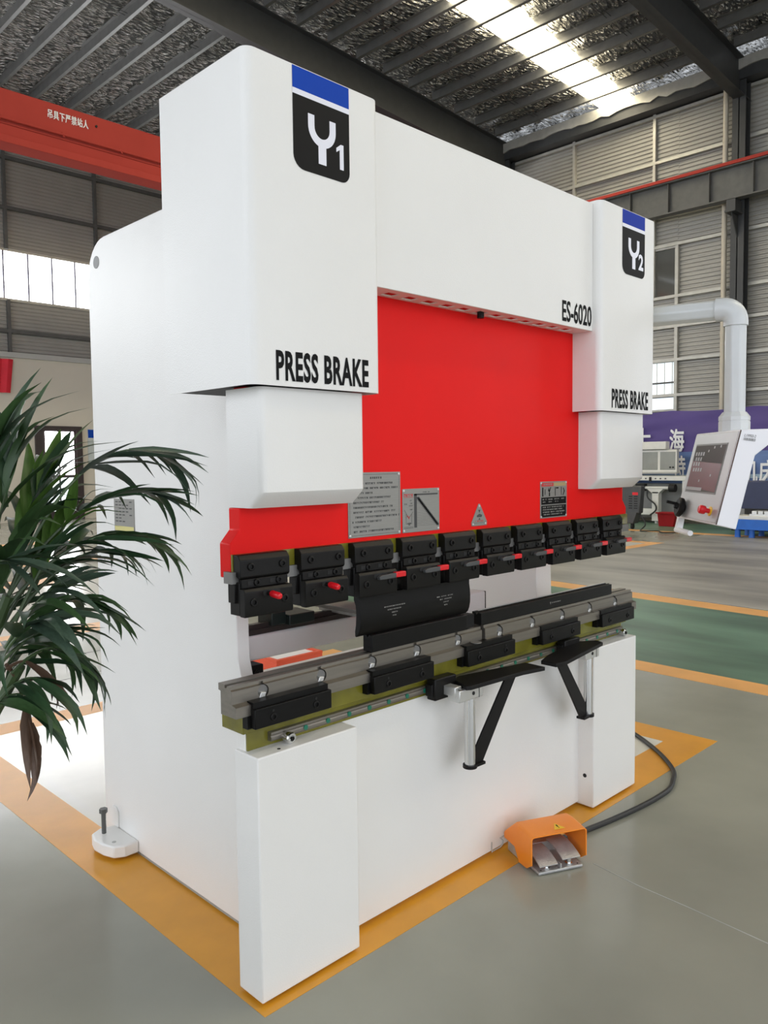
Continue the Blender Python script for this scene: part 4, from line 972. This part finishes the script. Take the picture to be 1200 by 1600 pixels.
for i,y in enumerate((3.95,3.84,3.73,3.62,3.51)): obj('block', MB().box(14.1,14.4,y-.045,y+.045,.43,.50), M_alu, pk, bevel=.004)
obj('bar', MB().box(14.05,14.1,3.4,4.02,.41,.445), M_alu, pk); obj('bar', MB().box(14.42,14.5,3.2,4.25,.41,.52), M_hole, pk)
nv = thing('navy_cabinet','navy blue machine cabinet behind the blue pallet','cabinet',(15.6,4,0))
obj('cabinet_body', MB().box(15.4,16.1,3.85,5.0,.45,1.02), M_navy, nv, bevel=.012); obj('cabinet_foot', MB().box(15.45,16.05,3.9,4.9,0,.46), M_hole, nv); obj('cabinet_body', MB().box(15.6,16.3,2.6,3.85,.45,.95), M_hole, nv, bevel=.01)
obj('cabinet_base', MB().box(15.3,16.2,2.6,5.0,.28,.46), M_machdk, nv)
c_ = MB(); c_.cyl((15.58,3.72,.70),(15.50,3.72,.70),.05,12); c_.cyl((15.58,3.64,.62),(15.50,3.64,.62),.05,12); obj('valve', c_, M_chrome, nv)
rp_ = thing('rusty_casting','small rusty brown casting standing on the navy cabinet','casting',(15.6,4.3,1.02))
c_ = MB(); c_.prism([(4.10,1.02),(4.24,1.02),(4.23,1.05),(4.20,1.06),(4.20,1.12),(4.16,1.12),(4.15,1.07),(4.11,1.06)],'x',15.55,15.7); obj('casting', c_, M_rust, rp_, bevel=.01)

rc = thing('red_parts_box','orange red steel box with pale lid behind the press','box',(1.78,2.25,0))
obj('box_body', MB().box(1.60,1.955,2.05,2.46,.002,.285), M_crate, rc, bevel=.004)
obj('box_lid', MB().box(1.625,1.93,2.075,2.435,.285,.292), M_pendwhite, rc, bevel=.002)
rm = MB()
for a,b,c,d in ((1.60,1.625,2.05,2.46),(1.93,1.955,2.05,2.46),(1.625,1.93,2.05,2.075),(1.625,1.93,2.435,2.46)): rm.box(a,b,c,d,.285,.302)
obj('box_rim', rm, M_crate, rc)

po = thing('wall_poster','blue and grey poster on the cream wall beside the door','poster',(bx_(8.1),yd,1.9))
p0_, p1_ = bx_(7.77), bx_(8.45)
obj('poster_sheet', MB().box(p0_,p1_,yd-.02,yd-.002,1.42,bz_(2.42)), M_post, po)
g = MB(); g.add([(p0_+.01,yd-.022,bz_(2.20)),(p1_-.01,yd-.022,bz_(2.20)),(p1_-.01,yd-.022,bz_(2.41)),(p0_+.01,yd-.022,bz_(2.41))],[(0,1,2,3)]); flat('poster_header', g, M_blue, po)
g = MB(); YP = yd-.024; dash(g,p0_+.2,p1_-.1,bz_(2.27),.08,.10); flat('poster_print', g, M_txtw, po)
fg = thing('red_flag','red cloth flag hanging high on the cream wall','flag',(bx_(5.6),yd,3.3))
mb = MB(); n = 14
for j in range(9):
    for i in range(n+1): x = bx_(5.1)+.98*i/n; mb.v.append((x-.10*(8-j)/8*(i/n), yd-.08+.03*math.sin(i*1.4), 3.42+.88*j/8))
for j in range(8):
    for i in range(n): a = j*(n+1)+i; mb.f.append((a,a+1,a+n+2,a+n+1))
obj('flag_cloth', mb, M_flag, fg, smooth=True)

# ================================================================= POTTED PALM
palm = thing('potted_palm','tall potted palm with long dark green fronds left of the press','plant',(-.86,.20,0))
PX, PY = -.86, .20
pm = MB(); pm.lathe((PX,PY,0),(0,0,1),[(.13,0),(.145,.01),(.20,.30),(.215,.52),(.215,.56),(.195,.56),(.19,.50)],28); obj('pot', pm, M_pot, palm, smooth=True)
pm = MB(); pm.lathe((PX,PY,.48),(0,0,1),[(.188,0),(.188,.03),(.10,.045)],20); obj('soil', pm, M_soil, palm)
def leaf_mesh(i, curl, tip, wid):
    me = bpy.data.meshes.new('leaflet_%d' % i); n = 7; v = []; fcs = []
    for k in range(n+1):
        t = k/n; w = wid*math.sin(math.pi*min(1,.14+.86*t)**.75)*(1-t**5) if t < 1 else 0
        w = wid*min(1,.30+t*2.6)*(1-t**2.2)**.9 if t > 0 else wid*.3
        y = t; z = -curl*t*t-tip*max(0,t-.6)**2*2; x = .04*math.sin(t*2+i)
        v += [(x-w,y*(1-.1*curl),z+.30*w),(x,y*(1-.1*curl),z-.05*w),(x+w,y*(1-.1*curl),z+.30*w)]
    for k in range(n):
        a = 3*k; fcs += [(a,a+1,a+4,a+3),(a+1,a+2,a+5,a+4)]
    me.from_pydata(v,[],fcs)
    for p in me.polygons: p.use_smooth = True
    return me
LEAF = []
for mi in range(5):
    mm = M_leaf[mi] if mi < 4 else M_leafdead
    row = []
    for i,(cu,tp,wd) in enumerate(((.05,.1,.105),(.20,.3,.095),(.42,.5,.10),(.12,.9,.085))):
        me = leaf_mesh(i,cu,tp,wd); me.materials.append(mm); row.append(me)
    LEAF.append(row)
def bez(p, t):
    n = len(p)-1
    if n == 2: return p[0]*(1-t)**2+p[1]*2*t*(1-t)+p[2]*t*t
    return p[0]*(1-t)**3+p[1]*3*t*(1-t)**2+p[2]*3*t*t*(1-t)+p[3]*t**3
nleaf = 0
def frond(pts, nl, L, spread=55, droop=.25, mi=0, start=.25, wscale=1.0, upv=(0,0,1), dead=False):
    """pts: control points of the stalk; nl leaflets alternate along it"""
    global nleaf
    P = [Vector(p) for p in pts]
    samp = [bez(P,i/14) for i in range(15)]
    fr = MB(); fr.tube(samp, [.0042*(1-.75*i/14) for i in range(15)], 6)
    fo = obj('frond', fr, M_leafdead if dead else M_stem, palm, smooth=True)
    org = ORG[fo.name]
    for k in range(nl):
        t = start+(1-start)*(k+.5)/nl; side = 1 if k % 2 else -1
        if k == nl-1: side = 0
        p = bez(P,t); d = (bez(P,min(1,t+.02))-bez(P,t-.02)).normalized()
        r = d.cross(Vector(upv)); r = r.normalized() if r.length > .05 else d.orthogonal().normalized()
        u = r.cross(d).normalized()
        sp = R(spread*(1.1-.55*t)+random.uniform(-9,9))*abs(side)
        dirv = d*math.cos(sp)+r*(side*math.sin(sp))+u*random.uniform(-.05,.22)-Vector((0,0,droop*(.5+random.random())))
        dirv.normalize()
        x = dirv.cross(Vector((0,0,1))); x = x.normalized() if x.length > .05 else dirv.orthogonal().normalized()
        z = x.cross(dirv)
        tw = random.uniform(-.5,.5); x, z = x*math.cos(tw)+z*math.sin(tw), z*math.cos(tw)-x*math.sin(tw)
        l = L*(.62+.5*math.sin(math.pi*min(1,.15+.8*t)))*random.uniform(.85,1.12)
        me = LEAF[4 if dead else (mi if random.random() < .7 else random.choice((0,1,2,0)))][random.randrange(4)]
        o = bpy.data.objects.new('leaflet', me); COL.objects.link(o); o.parent = fo
        m4 = Matrix((x,dirv,z)).transposed().to_4x4() @ Matrix.Diagonal((L*wscale*.95,l,l,1)); m4.translation = p-org
        o.matrix_local = m4; nleaf += 1
def stem(a, b, r=.012):
    s_ = MB(); s_.tube(smooth_pts([a,tuple((Vector(a)+Vector(b))/2+Vector((.01,.01,0))),b]), r, 8); obj('stem', s_, M_stem, palm, smooth=True)
for a,b in (((PX+.03,PY,.50),(-.62,-.03,1.20)),((PX+.06,PY-.04,.50),(-.66,.0,1.25)),((PX,PY+.05,.50),(-.74,.06,1.30)),((PX+.05,PY+.05,.50),(-.60,-.02,1.05)),((PX-.05,PY,.5),(-.86,.10,1.3))): stem(a,b)
# fronds reaching right
frond([(-.62,-.03,1.20),(-.52,-.06,1.47),(-.40,-.09,1.53),(-.30,-.12,1.475)], 17, .17, 42, .30, 2, .38)
frond([(-.62,-.03,1.20),(-.50,-.05,1.40),(-.37,-.07,1.42),(-.31,-.08,1.395)], 14, .15, 42, .25, 0, .35)
frond([(-.62,-.03,1.18),(-.50,-.06,1.33),(-.40,-.09,1.33),(-.34,-.10,1.29)], 14, .15, 45, .20, 1, .30)
frond([(-.62,-.03,1.14),(-.52,-.04,1.27),(-.45,-.05,1.29),(-.39,-.06,1.272)], 13, .14, 45, .22, 0, .30)
frond([(-.62,-.03,1.10),(-.55,-.03,1.19),(-.48,-.03,1.20),(-.42,-.04,1.15)], 12, .15, 50, .28, 1, .30)
frond([(-.62,-.03,1.04),(-.56,-.03,1.10),(-.50,-.03,1.09),(-.44,-.02,1.01)], 12, .14, 50, .45, 1, .25)
# upright ones
frond([(-.66,.0,1.20),(-.60,.04,1.38),(-.56,.07,1.50)], 9, .22, 26, -.15, 1, .35, 1.0)
frond([(-.64,-.01,1.20),(-.57,.0,1.36),(-.51,.03,1.44)], 9, .19, 30, -.10, 3, .35, 1.0)
frond([(-.70,-.02,1.20),(-.66,.0,1.42),(-.61,.02,1.52)], 9, .22, 28, -.15, 0, .4, 1.0)
frond([(-.62,-.06,1.15),(-.55,-.05,1.28),(-.49,-.05,1.36)], 10, .15, 40, .0, 3, .3, 1.0)
frond([(-.64,-.06,1.10),(-.60,-.10,1.20),(-.55,-.13,1.23)], 10, .15, 55, .25, 2, .3, 1.1)
frond([(-.66,-.04,1.05),(-.60,-.08,1.14),(-.54,-.10,1.13)], 9, .15, 55, .35, 0, .3, 1.1)
frond([(-.66,-.04,.98),(-.61,-.06,1.06),(-.57,-.08,1.02)], 9, .15, 55, .5, 0, .3, 1.1)
frond([(-.70,.0,1.15),(-.68,-.10,1.30),(-.66,-.16,1.28)], 10, .16, 55, .2, 2, .3)
# behind and off to the left
frond([(-.74,.06,1.25),(-.85,.05,1.50),(-1.0,.02,1.55),(-1.12,.0,1.45)], 8, .17, 48, .25, 0, .35)
frond([(-.80,.10,1.2),(-.80,.25,1.45),(-.76,.42,1.5),(-.72,.55,1.4)], 8, .17, 48, .25, 0, .35)
frond([(-.66,.02,1.05),(-.58,.10,1.22),(-.50,.14,1.22)], 12, .15, 48, .3, 0, .3)
frond([(-.66,.02,.95),(-.58,.06,1.10),(-.52,.08,1.08)], 12, .15, 48, .4, 0, .3)
# dense middle
frond([(-.66,.0,1.10),(-.60,.03,1.30),(-.50,.06,1.40)], 12, .17, 45, .05, 0, .3, 1.1)
frond([(-.68,-.03,1.10),(-.64,-.06,1.28),(-.58,-.08,1.36)], 11, .17, 50, .1, 1, .3, 1.15)
frond([(-.68,-.05,1.02),(-.63,-.10,1.16),(-.585,-.14,1.17)], 11, .17, 55, .3, 2, .25, 1.15)
frond([(-.66,-.02,1.08),(-.57,.0,1.25),(-.47,.02,1.29)], 12, .15, 48, .2, 0, .25, 1.0)
frond([(-.68,-.02,.95),(-.63,-.04,1.03),(-.58,-.05,.98)], 10, .15, 55, .5, 0, .25, 1.1)
# withered ones
frond([(-.63,-.03,1.06),(-.60,-.01,1.03),(-.575,.01,.93),(-.565,.02,.86)], 5, .15, 14, .9, 0, .5, 1.0, dead=True)
frond([(-.63,-.03,1.05),(-.59,-.03,1.08),(-.56,-.03,1.03)], 5, .13, 35, .5, 0, .4, 1.2, dead=True)
print('leaflets', nleaf)
